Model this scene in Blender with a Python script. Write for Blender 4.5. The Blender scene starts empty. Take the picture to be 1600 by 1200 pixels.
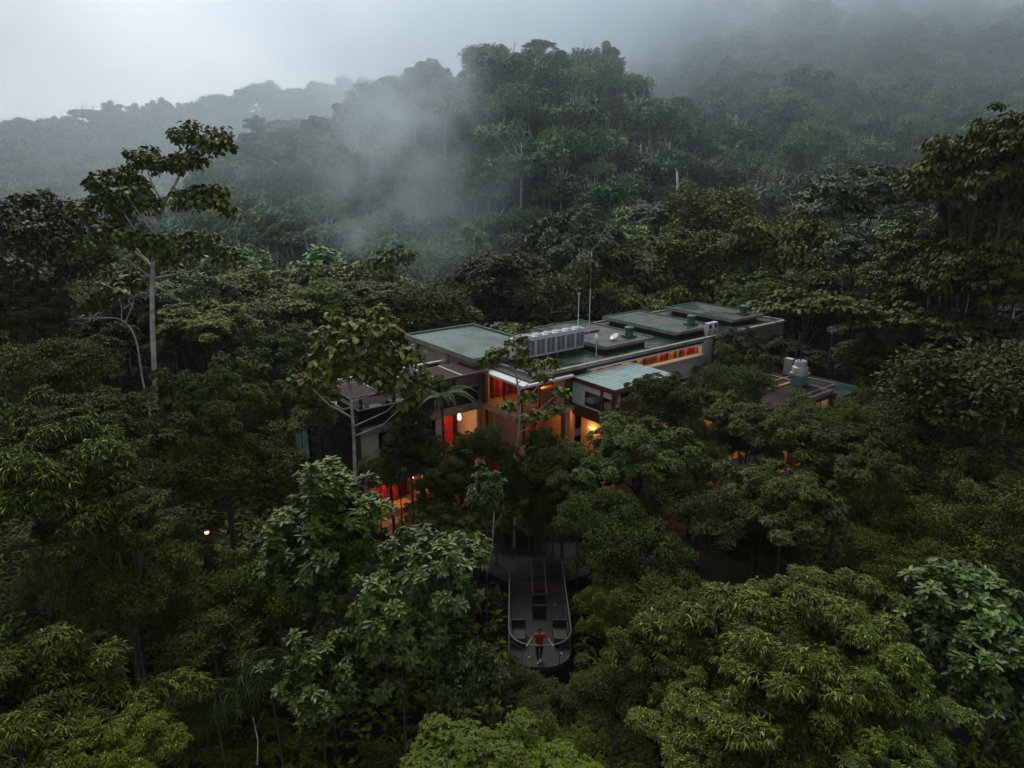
import bpy, math, random
import numpy as np
from mathutils import Vector, Matrix

R = math.radians
rng = np.random.default_rng(11)
random.seed(11)
scene = bpy.context.scene
col = scene.collection

# ------------------------------------------------------------------ camera model
FPX = 1067.0
PITCH = R(17.0)
HC = 20.0
CP, SP = math.cos(PITCH), math.sin(PITCH)

def ray(px, py):
    a = (px - 800) / FPX
    b = (600 - py) / FPX
    return (a, CP + SP * b, -SP + CP * b)

def at_y(px, py, Y):
    """the world point at forward distance Y seen at a pixel of the 1600x1200 photo"""
    r = ray(px, py)
    t = Y / r[1]
    return Vector((r[0] * t, Y, HC + r[2] * t))

def at_z(px, py, z):
    r = ray(px, py)
    t = (z - HC) / r[2]
    return Vector((r[0] * t, r[1] * t, z))

def project(p):
    dz = p[2] - HC
    zc = p[1] * CP - dz * SP
    yc = p[1] * SP + dz * CP
    if zc < 0.1:
        return (-9999, -9999)
    return (800 + FPX * p[0] / zc, 600 - FPX * yc / zc)

# ------------------------------------------------------------------ materials
def new_mat(name):
    m = bpy.data.materials.new(name)
    m.use_nodes = True
    nt = m.node_tree
    b = nt.nodes['Principled BSDF']
    return m, nt, b

def plain(name, color, rough=0.6, metal=0.0, spec=0.5, var=0.25, scale=3.0, bump=0.0, detail=6):
    m, nt, b = new_mat(name)
    N, L = nt.nodes, nt.links
    tc = N.new('ShaderNodeTexCoord')
    n = N.new('ShaderNodeTexNoise'); n.inputs['Scale'].default_value = scale; n.inputs['Detail'].default_value = detail
    L.new(tc.outputs['Object'], n.inputs['Vector'])
    r = N.new('ShaderNodeMapRange')
    r.inputs['From Min'].default_value = 0.3; r.inputs['From Max'].default_value = 0.7
    r.inputs['To Min'].default_value = 1 - var; r.inputs['To Max'].default_value = 1 + var
    L.new(n.outputs['Fac'], r.inputs['Value'])
    mx = N.new('ShaderNodeVectorMath'); mx.operation = 'SCALE'
    mx.inputs[0].default_value = color
    L.new(r.outputs['Result'], mx.inputs['Scale'])
    L.new(mx.outputs['Vector'], b.inputs['Base Color'])
    b.inputs['Roughness'].default_value = rough
    b.inputs['Metallic'].default_value = metal
    b.inputs['Specular IOR Level'].default_value = spec
    if bump:
        bp = N.new('ShaderNodeBump'); bp.inputs['Strength'].default_value = bump; bp.inputs['Distance'].default_value = 0.05
        L.new(n.outputs['Fac'], bp.inputs['Height']); L.new(bp.outputs['Normal'], b.inputs['Normal'])
    return m

def leaf_mat(name, ca, cb, cc=None, rough=0.5, spec=0.14, accent=0.03, obj_var=0.35, trans=0.0):
    """ca..cb: the two ends of the leaf colour, cc: a rare accent leaf"""
    m, nt, b = new_mat(name)
    N, L = nt.nodes, nt.links
    at = N.new('ShaderNodeAttribute'); at.attribute_name = 'rnd'
    oi = N.new('ShaderNodeObjectInfo')
    mix = N.new('ShaderNodeMix'); mix.data_type = 'RGBA'
    mix.inputs['A'].default_value = (*ca, 1); mix.inputs['B'].default_value = (*cb, 1)
    L.new(at.outputs['Fac'], mix.inputs['Factor'])
    last = mix.outputs['Result']
    if cc is not None:
        gt = N.new('ShaderNodeMath'); gt.operation = 'GREATER_THAN'; gt.inputs[1].default_value = 1 - accent
        L.new(at.outputs['Fac'], gt.inputs[0])
        m2 = N.new('ShaderNodeMix'); m2.data_type = 'RGBA'
        m2.inputs['B'].default_value = (*cc, 1)
        L.new(last, m2.inputs['A']); L.new(gt.outputs[0], m2.inputs['Factor'])
        last = m2.outputs['Result']
    hs = N.new('ShaderNodeHueSaturation')
    r1 = N.new('ShaderNodeMapRange'); r1.inputs['To Min'].default_value = 0.494; r1.inputs['To Max'].default_value = 0.518
    L.new(oi.outputs['Random'], r1.inputs['Value']); L.new(r1.outputs['Result'], hs.inputs['Hue'])
    mm = N.new('ShaderNodeMath'); mm.operation = 'MULTIPLY'; mm.inputs[1].default_value = 7.31
    L.new(oi.outputs['Random'], mm.inputs[0])
    fr = N.new('ShaderNodeMath'); fr.operation = 'FRACT'; L.new(mm.outputs[0], fr.inputs[0])
    r2 = N.new('ShaderNodeMapRange'); r2.inputs['To Min'].default_value = 1 - obj_var; r2.inputs['To Max'].default_value = 1 + obj_var
    L.new(fr.outputs[0], r2.inputs['Value']); L.new(r2.outputs['Result'], hs.inputs['Value'])
    m3 = N.new('ShaderNodeMath'); m3.operation = 'MULTIPLY'; m3.inputs[1].default_value = 13.7
    L.new(oi.outputs['Random'], m3.inputs[0])
    f3 = N.new('ShaderNodeMath'); f3.operation = 'FRACT'; L.new(m3.outputs[0], f3.inputs[0])
    r3 = N.new('ShaderNodeMapRange'); r3.inputs['To Min'].default_value = 0.92; r3.inputs['To Max'].default_value = 1.12
    L.new(f3.outputs[0], r3.inputs['Value']); L.new(r3.outputs['Result'], hs.inputs['Saturation'])
    L.new(last, hs.inputs['Color'])
    L.new(hs.outputs['Color'], b.inputs['Base Color'])
    b.inputs['Roughness'].default_value = rough
    b.inputs['Specular IOR Level'].default_value = spec
    return m

def emit_mat(name, color, strength):
    m, nt, b = new_mat(name)
    b.inputs['Base Color'].default_value = (*color, 1)
    b.inputs['Emission Color'].default_value = (*color, 1)
    b.inputs['Emission Strength'].default_value = strength
    return m

def glass_mat(name, tint=(0.7, 0.8, 0.78), trans=0.6, rough=0.04):
    m, nt, b = new_mat(name)
    N, L = nt.nodes, nt.links
    tr = N.new('ShaderNodeBsdfTransparent'); tr.inputs['Color'].default_value = (*tint, 1)
    gl = N.new('ShaderNodeBsdfGlossy'); gl.inputs['Roughness'].default_value = rough; gl.inputs['Color'].default_value = (0.9, 0.95, 1, 1)
    fr = N.new('ShaderNodeLayerWeight'); fr.inputs['Blend'].default_value = 0.35
    mr = N.new('ShaderNodeMapRange'); mr.inputs['To Min'].default_value = (1 - trans) * .7; mr.inputs['To Max'].default_value = 0.55
    mr.inputs['From Min'].default_value = 0.35
    L.new(fr.outputs['Facing'], mr.inputs['Value'])
    mx = N.new('ShaderNodeMixShader')
    L.new(mr.outputs['Result'], mx.inputs['Fac']); L.new(tr.outputs[0], mx.inputs[1]); L.new(gl.outputs[0], mx.inputs[2])
    L.new(mx.outputs[0], N['Material Output'].inputs['Surface'])
    return m

def roof_mat(name, base, dark, tint, s=0.6, thr=0.5, rough=(0.12, 0.6)):
    """painted flat roof, stained by algae, with wet patches"""
    m, nt, b = new_mat(name)
    N, L = nt.nodes, nt.links
    tc = N.new('ShaderNodeTexCoord')
    n1 = N.new('ShaderNodeTexNoise'); n1.inputs['Scale'].default_value = s; n1.inputs['Detail'].default_value = 8; n1.inputs['Roughness'].default_value = 0.65
    n2 = N.new('ShaderNodeTexNoise'); n2.inputs['Scale'].default_value = s * 0.45; n2.inputs['Detail'].default_value = 5
    n3 = N.new('ShaderNodeTexNoise'); n3.inputs['Scale'].default_value = s * 9; n3.inputs['Detail'].default_value = 4
    mp = N.new('ShaderNodeMapping'); mp.inputs['Location'].default_value = (7, 3, 1)
    L.new(tc.outputs['Object'], n1.inputs['Vector']); L.new(tc.outputs['Object'], mp.inputs['Vector'])
    L.new(mp.outputs[0], n2.inputs['Vector']); L.new(tc.outputs['Object'], n3.inputs['Vector'])
    r1 = N.new('ShaderNodeMapRange'); r1.inputs['From Min'].default_value = thr - 0.08; r1.inputs['From Max'].default_value = thr + 0.08
    L.new(n1.outputs['Fac'], r1.inputs['Value'])
    r2 = N.new('ShaderNodeMapRange'); r2.inputs['From Min'].default_value = 0.42; r2.inputs['From Max'].default_value = 0.6
    L.new(n2.outputs['Fac'], r2.inputs['Value'])
    a = N.new('ShaderNodeMix'); a.data_type = 'RGBA'; a.inputs['A'].default_value = (*base, 1); a.inputs['B'].default_value = (*dark, 1)
    L.new(r1.outputs['Result'], a.inputs['Factor'])
    c = N.new('ShaderNodeMix'); c.data_type = 'RGBA'; c.inputs['B'].default_value = (*tint, 1)
    L.new(a.outputs['Result'], c.inputs['A']); L.new(r2.outputs['Result'], c.inputs['Factor'])
    d = N.new('ShaderNodeMix'); d.data_type = 'RGBA'; d.blend_type = 'MULTIPLY'; d.inputs['Factor'].default_value = 0.5
    L.new(c.outputs['Result'], d.inputs['A']); L.new(n3.outputs['Fac'], d.inputs['B'])
    L.new(d.outputs['Result'], b.inputs['Base Color'])
    rr = N.new('ShaderNodeMapRange'); rr.inputs['From Min'].default_value = 0.4; rr.inputs['From Max'].default_value = 0.62
    rr.inputs['To Min'].default_value = rough[1]; rr.inputs['To Max'].default_value = rough[0]
    L.new(n2.outputs['Fac'], rr.inputs['Value']); L.new(rr.outputs['Result'], b.inputs['Roughness'])
    return m

M = {}
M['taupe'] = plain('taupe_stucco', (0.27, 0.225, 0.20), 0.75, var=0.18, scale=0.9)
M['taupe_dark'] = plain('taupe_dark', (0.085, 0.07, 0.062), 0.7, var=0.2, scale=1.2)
M['fascia'] = plain('fascia_concrete', (0.30, 0.25, 0.21), 0.7, var=0.3, scale=1.5)
M['beige'] = plain('beige_plaster', (0.60, 0.54, 0.48), 0.7, var=0.12)
M['orange_wall'] = plain('ochre_plaster', (0.55, 0.30, 0.13), 0.7, var=0.1)
M['white'] = plain('white_paint', (0.72, 0.74, 0.75), 0.4, var=0.05)
M['white_panel'] = plain('white_panel', (0.76, 0.82, 0.84), 0.35, var=0.05)
M['metal_white'] = plain('white_steel', (0.68, 0.68, 0.72), 0.35, var=0.06)
M['grille'] = plain('grille_dark', (0.045, 0.065, 0.07), 0.5, var=0.3, scale=20)
M['redbrown'] = plain('stained_timber', (0.105, 0.032, 0.02), 0.5, var=0.3, scale=4)
M['brick'] = plain('dark_brick', (0.032, 0.016, 0.013), 0.7, var=0.5, scale=5)
M['wood_slat'] = plain('weathered_timber', (0.045, 0.030, 0.024), 0.75, spec=.2, var=0.35, scale=6)
M['floor_wood'] = plain('floor_timber', (0.42, 0.25, 0.13), 0.35, var=0.2)
M['red'] = plain('red_fabric', (0.42, 0.022, 0.014), 0.8, var=0.35, scale=5)
M['darkred'] = plain('dark_red_wall', (0.16, 0.012, 0.01), 0.6, var=0.2)
M['curtain'] = plain('brown_curtain', (0.11, 0.065, 0.038), 0.8, var=0.3, scale=3)
M['black'] = plain('black_paint', (0.012, 0.013, 0.015), 0.35, var=0.2)
M['dark'] = plain('recess_shade_and_door', (0.03, 0.027, 0.025), 0.7)
M['glass'] = glass_mat('window_glass', (0.85, 0.88, 0.86), 0.95)
M['glass_smoke'] = glass_mat('smoked_glass', (0.10, 0.11, 0.13), 0.93)
M['glass_teal'] = plain('frosted_teal_glass', (0.20, 0.34, 0.33), 0.25, var=0.12, scale=0.8)
M['glass_clear'] = glass_mat('railing_glass', (0.86, 0.9, 0.88), 0.985, 0.1)
M['green_trim'] = plain('green_roof_paint', (0.028, 0.105, 0.055), 0.35, var=0.3, scale=2)
M['roof_green'] = roof_mat('roof_green_wet', (0.10, 0.17, 0.145), (0.050, 0.062, 0.048), (0.14, 0.205, 0.185), 0.55, 0.53)
M['roof_main'] = roof_mat('roof_main_wet', (0.040, 0.105, 0.060), (0.026, 0.027, 0.021), (0.030, 0.06, 0.042), 0.9, 0.49, (0.08, 0.5))
M['roof_grey'] = roof_mat('roof_grey_wet', (0.095, 0.085, 0.078), (0.040, 0.034, 0.030), (0.075, 0.125, 0.085), 0.8, 0.48, (0.15, 0.55))
M['roof_metal'] = plain('pale_green_sheet_metal', (0.30, 0.40, 0.385), 0.3, var=0.2, scale=1.5)
M['asphalt'] = plain('wet_asphalt', (0.024, 0.024, 0.029), 0.85, spec=.2, var=0.4, scale=2, detail=10, bump=0.3)
M['deck'] = plain('deck_boards', (0.022, 0.030, 0.027), 0.7, spec=.3, var=0.35, scale=2.5)
M['rust'] = plain('rusted_steel', (0.10, 0.060, 0.045), 0.5, var=0.4, scale=5)
M['bench'] = plain('grey_cushion', (0.045, 0.044, 0.042), 0.8, var=0.15)
M['bark'] = plain('bark_brown', (0.075, 0.060, 0.045), 0.85, var=0.45, scale=4, bump=0.4)
M['bark_pale'] = plain('bark_pale', (0.46, 0.44, 0.41), 0.8, var=0.5, scale=2.2, bump=0.4, detail=10)
M['soil'] = plain('soil_litter', (0.020, 0.018, 0.011), 0.95, var=0.6, scale=1.5)
M['skin'] = plain('skin', (0.42, 0.24, 0.17), 0.5, var=0.05)
M['hair'] = plain('black_hair', (0.008, 0.007, 0.007), 0.4)
M['shirt'] = plain('red_shirt', (0.36, 0.018, 0.022), 0.8, var=0.15)
M['trousers'] = plain('black_trousers', (0.010, 0.010, 0.012), 0.8)
M['shoe'] = plain('white_shoe', (0.55, 0.52, 0.48), 0.6)
M['fallen'] = plain('yellow_fallen_leaf', (0.42, 0.32, 0.10), 0.6)
M['lamp'] = emit_mat('warm_lamp', (1.0, 0.50, 0.20), 5)
M['lamp_red'] = emit_mat('red_warm_lamp', (1.0, 0.22, 0.06), 9)
# curtain strip of the ribbon window: coloured glass fins in many tints
RIB = [(0.30, 0.10, 0.03), (0.75, 0.30, 0.08), (0.05, 0.025, 0.015), (0.62, 0.02, 0.01), (0.55, 0.03, 0.02), (0.06, 0.03, 0.02),
       (0.45, 0.02, 0.02), (0.60, 0.30, 0.10), (0.12, 0.06, 0.03), (0.80, 0.42, 0.15), (0.70, 0.35, 0.12), (0.07, 0.04, 0.03)]
RIBM = [plain('ribbon_fin_%d' % i, c, 0.5, var=0.1) for i, c in enumerate(RIB)]

# leaves
M['lf_droop'] = leaf_mat('leaf_droop', (0.018, 0.031, 0.003), (0.158, 0.195, 0.017), (0.30, 0.33, 0.06), accent=0.05)
M['lf_fine'] = leaf_mat('leaf_fine', (0.016, 0.027, 0.003), (0.118, 0.146, 0.018), (0.16, 0.09, 0.02), accent=0.01)
M['lf_magn'] = leaf_mat('leaf_magnolia', (0.016, 0.034, 0.004), (0.100, 0.145, 0.018), (0.13, 0.18, 0.03), rough=0.4, spec=0.3, accent=0.08)
M['lf_umb'] = leaf_mat('leaf_umbrella', (0.034, 0.050, 0.009), (0.140, 0.160, 0.028), (0.15, 0.085, 0.025), accent=0.045, rough=0.5)
M['lf_mid'] = leaf_mat('leaf_mid', (0.038, 0.050, 0.012), (0.190, 0.200, 0.055), (0.16, 0.16, 0.08), accent=0.04, obj_var=0.45, spec=.12, rough=.6)
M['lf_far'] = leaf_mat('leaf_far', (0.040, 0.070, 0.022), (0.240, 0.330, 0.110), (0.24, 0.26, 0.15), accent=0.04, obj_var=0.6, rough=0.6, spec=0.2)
M['lf_yellow'] = leaf_mat('leaf_yellow_green', (0.045, 0.070, 0.005), (0.120, 0.150, 0.014), (0.16, 0.12, 0.02), accent=0.04, obj_var=0.15)
M['lf_silver'] = leaf_mat('leaf_silvery', (0.050, 0.066, 0.024), (0.13, 0.15, 0.080), None, rough=0.5, spec=0.2)
M['lf_palm'] = leaf_mat('leaf_palm', (0.045, 0.070, 0.018), (0.085, 0.12, 0.028), None, obj_var=0.2)

# ------------------------------------------------------------------ mesh helpers
def mesh_from(name, V, Fs, mat, smooth=False):
    me = bpy.data.meshes.new(name)
    me.from_pydata([tuple(v) for v in V], [], [tuple(f) for f in Fs])
    me.update()
    for m in (mat if isinstance(mat, (list, tuple)) else [mat]):
        me.materials.append(m)
    if smooth:
        me.polygons.foreach_set('use_smooth', [True] * len(me.polygons))
    return me

def link(name, data, parent=None, loc=None):
    o = bpy.data.objects.new(name, data)
    col.objects.link(o)
    if parent is not None:
        o.parent = parent
    if loc is not None:
        o.location = loc
    return o

def tag(o, label=None, cat=None, group=None, kind=None):
    if label: o['label'] = label
    if cat: o['category'] = cat
    if group: o['group'] = group
    if kind: o['kind'] = kind
    return o

def empty(name, loc=(0, 0, 0), rz=0.0):
    o = bpy.data.objects.new(name, None)
    col.objects.link(o)
    o.location = loc
    o.rotation_euler = (0, 0, rz)
    o.empty_display_size = 0.3
    return o

class MB:
    def __init__(self):
        self.v, self.f, self.mi = [], [], []
    def box(self, x0, x1, y0, y1, z0, z1, mi=0):
        if x1 < x0: x0, x1 = x1, x0
        if y1 < y0: y0, y1 = y1, y0
        n = len(self.v)
        self.v += [(x0, y0, z0), (x1, y0, z0), (x1, y1, z0), (x0, y1, z0), (x0, y0, z1), (x1, y0, z1), (x1, y1, z1), (x0, y1, z1)]
        self.f += [(n, n + 3, n + 2, n + 1), (n + 4, n + 5, n + 6, n + 7), (n, n + 1, n + 5, n + 4), (n + 1, n + 2, n + 6, n + 5),
                   (n + 2, n + 3, n + 7, n + 6), (n + 3, n, n + 4, n + 7)]
        self.mi += [mi] * 6
        return self
    def tube(self, pts, rads, seg=8, mi=0, cap=True):
        pts = [Vector(p) for p in pts]
        n0 = len(self.v)
        prev = None
        for i, p in enumerate(pts):
            d = (pts[min(i + 1, len(pts) - 1)] - pts[max(i - 1, 0)])
            d = d.normalized() if d.length > 1e-6 else Vector((0, 0, 1))
            if prev is None:
                a = d.orthogonal().normalized()
            else:
                a = (prev - d * prev.dot(d)).normalized()
            prev = a
            b = d.cross(a)
            r = rads[i] if isinstance(rads, (list, tuple)) else rads
            for k in range(seg):
                t = 2 * math.pi * k / seg
                self.v.append(tuple(p + (a * math.cos(t) + b * math.sin(t)) * r))
        for i in range(len(pts) - 1):
            for k in range(seg):
                a0 = n0 + i * seg + k; a1 = n0 + i * seg + (k + 1) % seg
                self.f.append((a0, a1, a1 + seg, a0 + seg)); self.mi.append(mi)
        if cap:
            self.f.append(tuple(n0 + k for k in range(seg))[::-1]); self.mi.append(mi)
            e = n0 + (len(pts) - 1) * seg
            self.f.append(tuple(e + k for k in range(seg))); self.mi.append(mi)
        return self
    def prism(self, outline, z0, z1, mi=0):
        n = len(self.v); k = len(outline)
        self.v += [(x, y, z0) for x, y in outline] + [(x, y, z1) for x, y in outline]
        self.f.append(tuple(range(n, n + k))[::-1]); self.f.append(tuple(range(n + k, n + 2 * k))); self.mi += [mi, mi]
        for i in range(k):
            j = (i + 1) % k
            self.f.append((n + i, n + j, n + k + j, n + k + i)); self.mi.append(mi)
        return self
    def lathe(self, prof, c=(0, 0, 0), seg=20, mi=0):
        n0 = len(self.v)
        for r, z in prof:
            for k in range(seg):
                t = 2 * math.pi * k / seg
                self.v.append((c[0] + r * math.cos(t), c[1] + r * math.sin(t), c[2] + z))
        for i in range(len(prof) - 1):
            for k in range(seg):
                a0 = n0 + i * seg + k; a1 = n0 + i * seg + (k + 1) % seg
                self.f.append((a0, a1, a1 + seg, a0 + seg)); self.mi.append(mi)
        self.f.append(tuple(n0 + k for k in range(seg))[::-1]); self.mi.append(mi)
        e = n0 + (len(prof) - 1) * seg
        self.f.append(tuple(e + k for k in range(seg))); self.mi.append(mi)
        return self
    def build(self, name, mat, parent=None, smooth=False, bevel=0.0, loc=None):
        me = mesh_from(name, self.v, self.f, mat, smooth)
        if isinstance(mat, (list, tuple)) and len(mat) > 1:
            me.polygons.foreach_set('material_index', self.mi)
        o = link(name, me, parent, loc)
        if bevel:
            bv = o.modifiers.new('bevel', 'BEVEL'); bv.width = bevel; bv.segments = 2; bv.limit_method = 'ANGLE'
        return o

# ------------------------------------------------------------------ foliage meshes (numpy)
def nrm(a):
    return a / np.maximum(np.linalg.norm(a, axis=-1, keepdims=True), 1e-9)

def leaf_mesh(name, P, A, UP, L, W, mat, shape='pointed', fold=0.18, droop=0.15, seed=0, extra=None):
    g = np.random.default_rng(seed)
    A = nrm(A)
    S = nrm(np.cross(A, UP)); Nn = nrm(np.cross(S, A))
    n = len(P)
    L = L[:, None]; W = W[:, None]
    if shape == 'pointed':
        v = np.stack([P, P + A * L * .42 + S * W * .5 + Nn * W * fold, P + A * L - Nn * L * droop, P + A * L * .42 - S * W * .5 + Nn * W * fold], 1)
        k = 4
        base = (np.arange(n) * 4)[:, None]
        tri = np.concatenate([base + np.array([[0, 1, 2]]), base + np.array([[0, 2, 3]])], 1).reshape(-1, 3)
        per = 2
    else:
        mid = P + A * L * .5 - Nn * L * droop * .3
        v = np.stack([P,
                      P + A * L * .28 + S * W * .43 + Nn * W * fold,
                      P + A * L * .70 + S * W * .46 + Nn * W * fold - Nn * L * droop * .5,
                      P + A * L - Nn * L * droop,
                      P + A * L * .70 - S * W * .46 + Nn * W * fold - Nn * L * droop * .5,
                      P + A * L * .28 - S * W * .43 + Nn * W * fold, mid], 1)
        k = 7
        base = (np.arange(n) * 7)[:, None]
        tri = np.concatenate([base + np.array([[a, b, c]]) for a, b, c in
                              ((0, 1, 6), (1, 2, 6), (2, 3, 6), (3, 4, 6), (4, 5, 6), (5, 0, 6))], 1).reshape(-1, 3)
        per = 6
    V = v.reshape(-1, 3)
    rnd = np.repeat(g.random(n), per)
    nt = len(tri)
    Vc, T, rr = [V], [tri], [rnd]
    if extra is not None:
        ev, ef = extra
        T.append(ef + len(V)); Vc.append(ev); rr.append(np.zeros(len(ef)))
    V = np.concatenate(Vc); T = np.concatenate(T); rr = np.concatenate(rr)
    me = bpy.data.meshes.new(name)
    me.vertices.add(len(V)); me.vertices.foreach_set('co', V.astype(np.float32).ravel())
    me.loops.add(len(T) * 3); me.loops.foreach_set('vertex_index', T.astype(np.int32).ravel())
    me.polygons.add(len(T)); me.polygons.foreach_set('loop_start', (np.arange(len(T)) * 3).astype(np.int32))
    at = me.attributes.new('rnd', 'FLOAT', 'FACE'); at.data.foreach_set('value', rr.astype(np.float32))
    me.update(); me.validate()
    me.materials.append(mat)
    return me

def clump_centres(g, K, R0, RZ, flat=0.0, low=-0.25):
    d = nrm(g.normal(size=(K * 4, 3)))
    d = d[d[:, 2] > low][:K]
    K = len(d)
    rad = 0.38 + 0.58 * g.random(K) ** .8
    wob = 1 + 0.24 * np.sin(3 * np.arctan2(d[:, 1], d[:, 0]) + g.random() * 6) + 0.10 * np.sin(5 * np.arctan2(d[:, 1], d[:, 0]) + g.random() * 6)
    c = d * rad[:, None] * wob[:, None] * np.array([R0, R0, RZ])
    return c

def crown_mesh(name, seed, R0, RZ, K, sprays, nleaf, L, W, mode, mat, rc=(0.26, 0.40), shape='pointed', centres=None, squash=0.72, low=-0.25, core=False, droop=0.15, fold=0.18):
    g = np.random.default_rng(seed)
    C = clump_centres(g, K, R0, RZ, low=low) if centres is None else np.array(centres, float)
    K = len(C)
    cr = (rc[0] + (rc[1] - rc[0]) * g.random(K)) * R0
    ci = np.repeat(np.arange(K), sprays)
    n = len(ci)
    out = nrm(C[ci] * np.array([1, 1, .6]) + 1e-3)
    d = nrm(g.normal(size=(n, 3)) + out * 0.75 + np.array([0, 0, .55]))
    # ragged twigs: most sprays sit near the clump surface, a few stick out
    rr = cr[ci] * (0.62 + 0.42 * g.random(n) ** 0.7 + 0.22 * (g.random(n) > 0.9))
    P = C[ci] + d * rr[:, None] * np.array([1, 1, squash])
    if mode == 'droop':
        si = np.repeat(np.arange(n), nleaf); m = len(si)
        az = g.random(m) * 2 * np.pi
        h = np.stack([np.cos(az), np.sin(az), np.zeros(m)], 1)
        A = nrm(h * .9 + d[si] * .55 + np.stack([np.zeros(m), np.zeros(m), -0.12 - 0.45 * g.random(m)], 1))
        PP = P[si] + g.normal(size=(m, 3)) * L * .12
        UP = np.array([0, 0, 1.]) + g.normal(size=(m, 3)) * .25
    elif mode == 'rosette':
        si = np.repeat(np.arange(n), nleaf); m = len(si)
        k = np.tile(np.arange(nleaf), n)
        az = k * 2 * np.pi / nleaf * 1.0 + g.random(n)[si] * 6.28 + g.normal(size=m) * .2
        ax = nrm(d * .6 + np.array([0, 0, .7]))[si]
        u = nrm(np.cross(ax, np.array([0.3, .9, .1]))); w = np.cross(ax, u)
        h = u * np.cos(az)[:, None] + w * np.sin(az)[:, None]
        A = nrm(h + ax * (0.1 + 0.55 * g.random(m))[:, None])
        PP = P[si] + ax * (g.random(m) * L * .25)[:, None]
        UP = ax + g.normal(size=(m, 3)) * .15
    elif mode == 'shoot':
        si = np.repeat(np.arange(n), nleaf); m = len(si)
        sh = nrm(d + g.normal(size=(n, 3)) * .5)[si]
        t = g.random(m)
        side = nrm(g.normal(size=(m, 3)))
        A = nrm(sh * .5 + side * .8 + np.array([0, 0, .05]))
        PP = P[si] + sh * (t * L * 2.2)[:, None] + side * L * .15
        UP = np.array([0, 0, 1.]) + sh * .3 + g.normal(size=(m, 3)) * .35
    elif mode == 'hang':      # large leaves that hang off a leaf stalk, as on umbrella trees
        si = np.repeat(np.arange(n), nleaf); m = len(si)
        az = g.random(m) * 2 * np.pi
        h = np.stack([np.cos(az), np.sin(az), np.zeros(m)], 1)
        A = nrm(h * .8 + np.stack([np.zeros(m), np.zeros(m), -0.15 - 0.75 * g.random(m)], 1))
        PP = P[si] + h * L * .45 + g.normal(size=(m, 3)) * L * .1
        UP = np.array([0, 0, 1.]) + h * .2 + g.normal(size=(m, 3)) * .25
    LL = L * (0.55 + 0.9 * g.random(m) ** 1.3); WW = W * (0.75 + 0.5 * g.random(m))
    extra = None
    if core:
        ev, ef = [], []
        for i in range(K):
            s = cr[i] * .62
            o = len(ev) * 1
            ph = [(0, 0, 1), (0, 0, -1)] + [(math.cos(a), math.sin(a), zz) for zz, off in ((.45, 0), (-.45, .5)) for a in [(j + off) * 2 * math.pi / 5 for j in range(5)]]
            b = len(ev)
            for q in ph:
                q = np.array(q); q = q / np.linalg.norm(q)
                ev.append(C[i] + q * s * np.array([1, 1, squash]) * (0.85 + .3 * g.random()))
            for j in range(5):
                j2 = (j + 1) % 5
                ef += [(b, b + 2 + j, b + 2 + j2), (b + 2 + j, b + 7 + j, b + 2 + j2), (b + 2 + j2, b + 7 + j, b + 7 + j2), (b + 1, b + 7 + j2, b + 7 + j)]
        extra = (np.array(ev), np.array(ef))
    return leaf_mesh(name, PP, A, UP, LL, WW, mat, shape, seed=seed + 5, extra=extra, droop=droop, fold=fold), C

def trunk_mesh(name, seed, H, r0, C, mat, limbs=9, bend=0.25, fork=0.62, curve=None, seg=8, top=0.97):
    """tapered trunk from z=0 to the crown centre at z=H, limbs run on to the clump centres C (relative to the crown centre)"""
    g = random.Random(seed)
    mb = MB()
    ph = g.random() * 6.28
    N = 10
    def cen(t):
        if curve: 
            return Vector(curve(t))
        return Vector((math.sin(t * 2.4 + ph) * bend * t, math.cos(t * 3.1 + ph) * bend * t, H * t))
    pts = [cen(i / (N - 1) * top) for i in range(N)]
    # drop the trunk onto x=y=0 at its foot
    rads = [r0 * (1.0 - 0.62 * i / (N - 1)) * (1.35 if i == 0 else 1) for i in range(N)]
    mb.tube(pts, rads, seg)
    idx = list(range(len(C))); g.shuffle(idx)
    for i in idx[:limbs]:
        c = Vector(C[i]) + Vector((0, 0, H))
        t = fork + (0.95 - fork) * g.random()
        s = cen(t)
        rr = r0 * (0.42 - 0.15 * (t - fork))
        m1 = s.lerp(c, .45) + Vector((g.uniform(-.2, .2), g.uniform(-.2, .2), -0.10 * (c - s).length + g.uniform(-.1, .2)))
        mb.tube([s, m1, s.lerp(c, .8) + Vector((0, 0, -.03 * (c - s).length)), c], [rr, rr * .7, rr * .45, rr * .2], 5, cap=False)
    me = mesh_from(name, mb.v, mb.f, mat, True)
    return me

H0 = 12.0
KIND = {}
def make_kind(key, n, fn_crown, r0, bark, trunk_r=0.2, limbs=9, fork=0.62):
    KIND[key] = dict(R=r0, var=[])
    for i in range(n):
        cm, C = fn_crown(i)
        tm = trunk_mesh('trunk_' + key, 50 + i, H0, trunk_r, C, bark, limbs, fork=fork)
        KIND[key]['var'].append((cm, tm))

make_kind('droop', 2, lambda i: crown_mesh('droop_crown', 100 + i, 4, 3.2, 88, 66, 8, .23, .062, 'droop', M['lf_droop'], rc=(.11, .20), droop=.3, squash=.6), 4, M['bark'], .22)
make_kind('fine', 3, lambda i: crown_mesh('fine_crown', 200 + i, 4, 3.2, 92, 84, 5, .19, .085, 'shoot', M['lf_fine'], rc=(.11, .21), squash=.62), 4, M['bark'], .2)
make_kind('magnolia', 2, lambda i: crown_mesh('magnolia_crown', 300 + i, 2.7, 3.2, 64, 10, 7, .42, .18, 'rosette', M['lf_magn'], rc=(.13, .25), shape='round', droop=.18, low=-.6), 2.7, M['bark'], .08)
make_kind('oval', 3, lambda i: crown_mesh('oval_crown', 400 + i, 4, 3.0, 90, 60, 7, .22, .09, 'rosette', M['lf_fine'], rc=(.11, .20), squash=.6, droop=.25), 4, M['bark'], .2)
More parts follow.
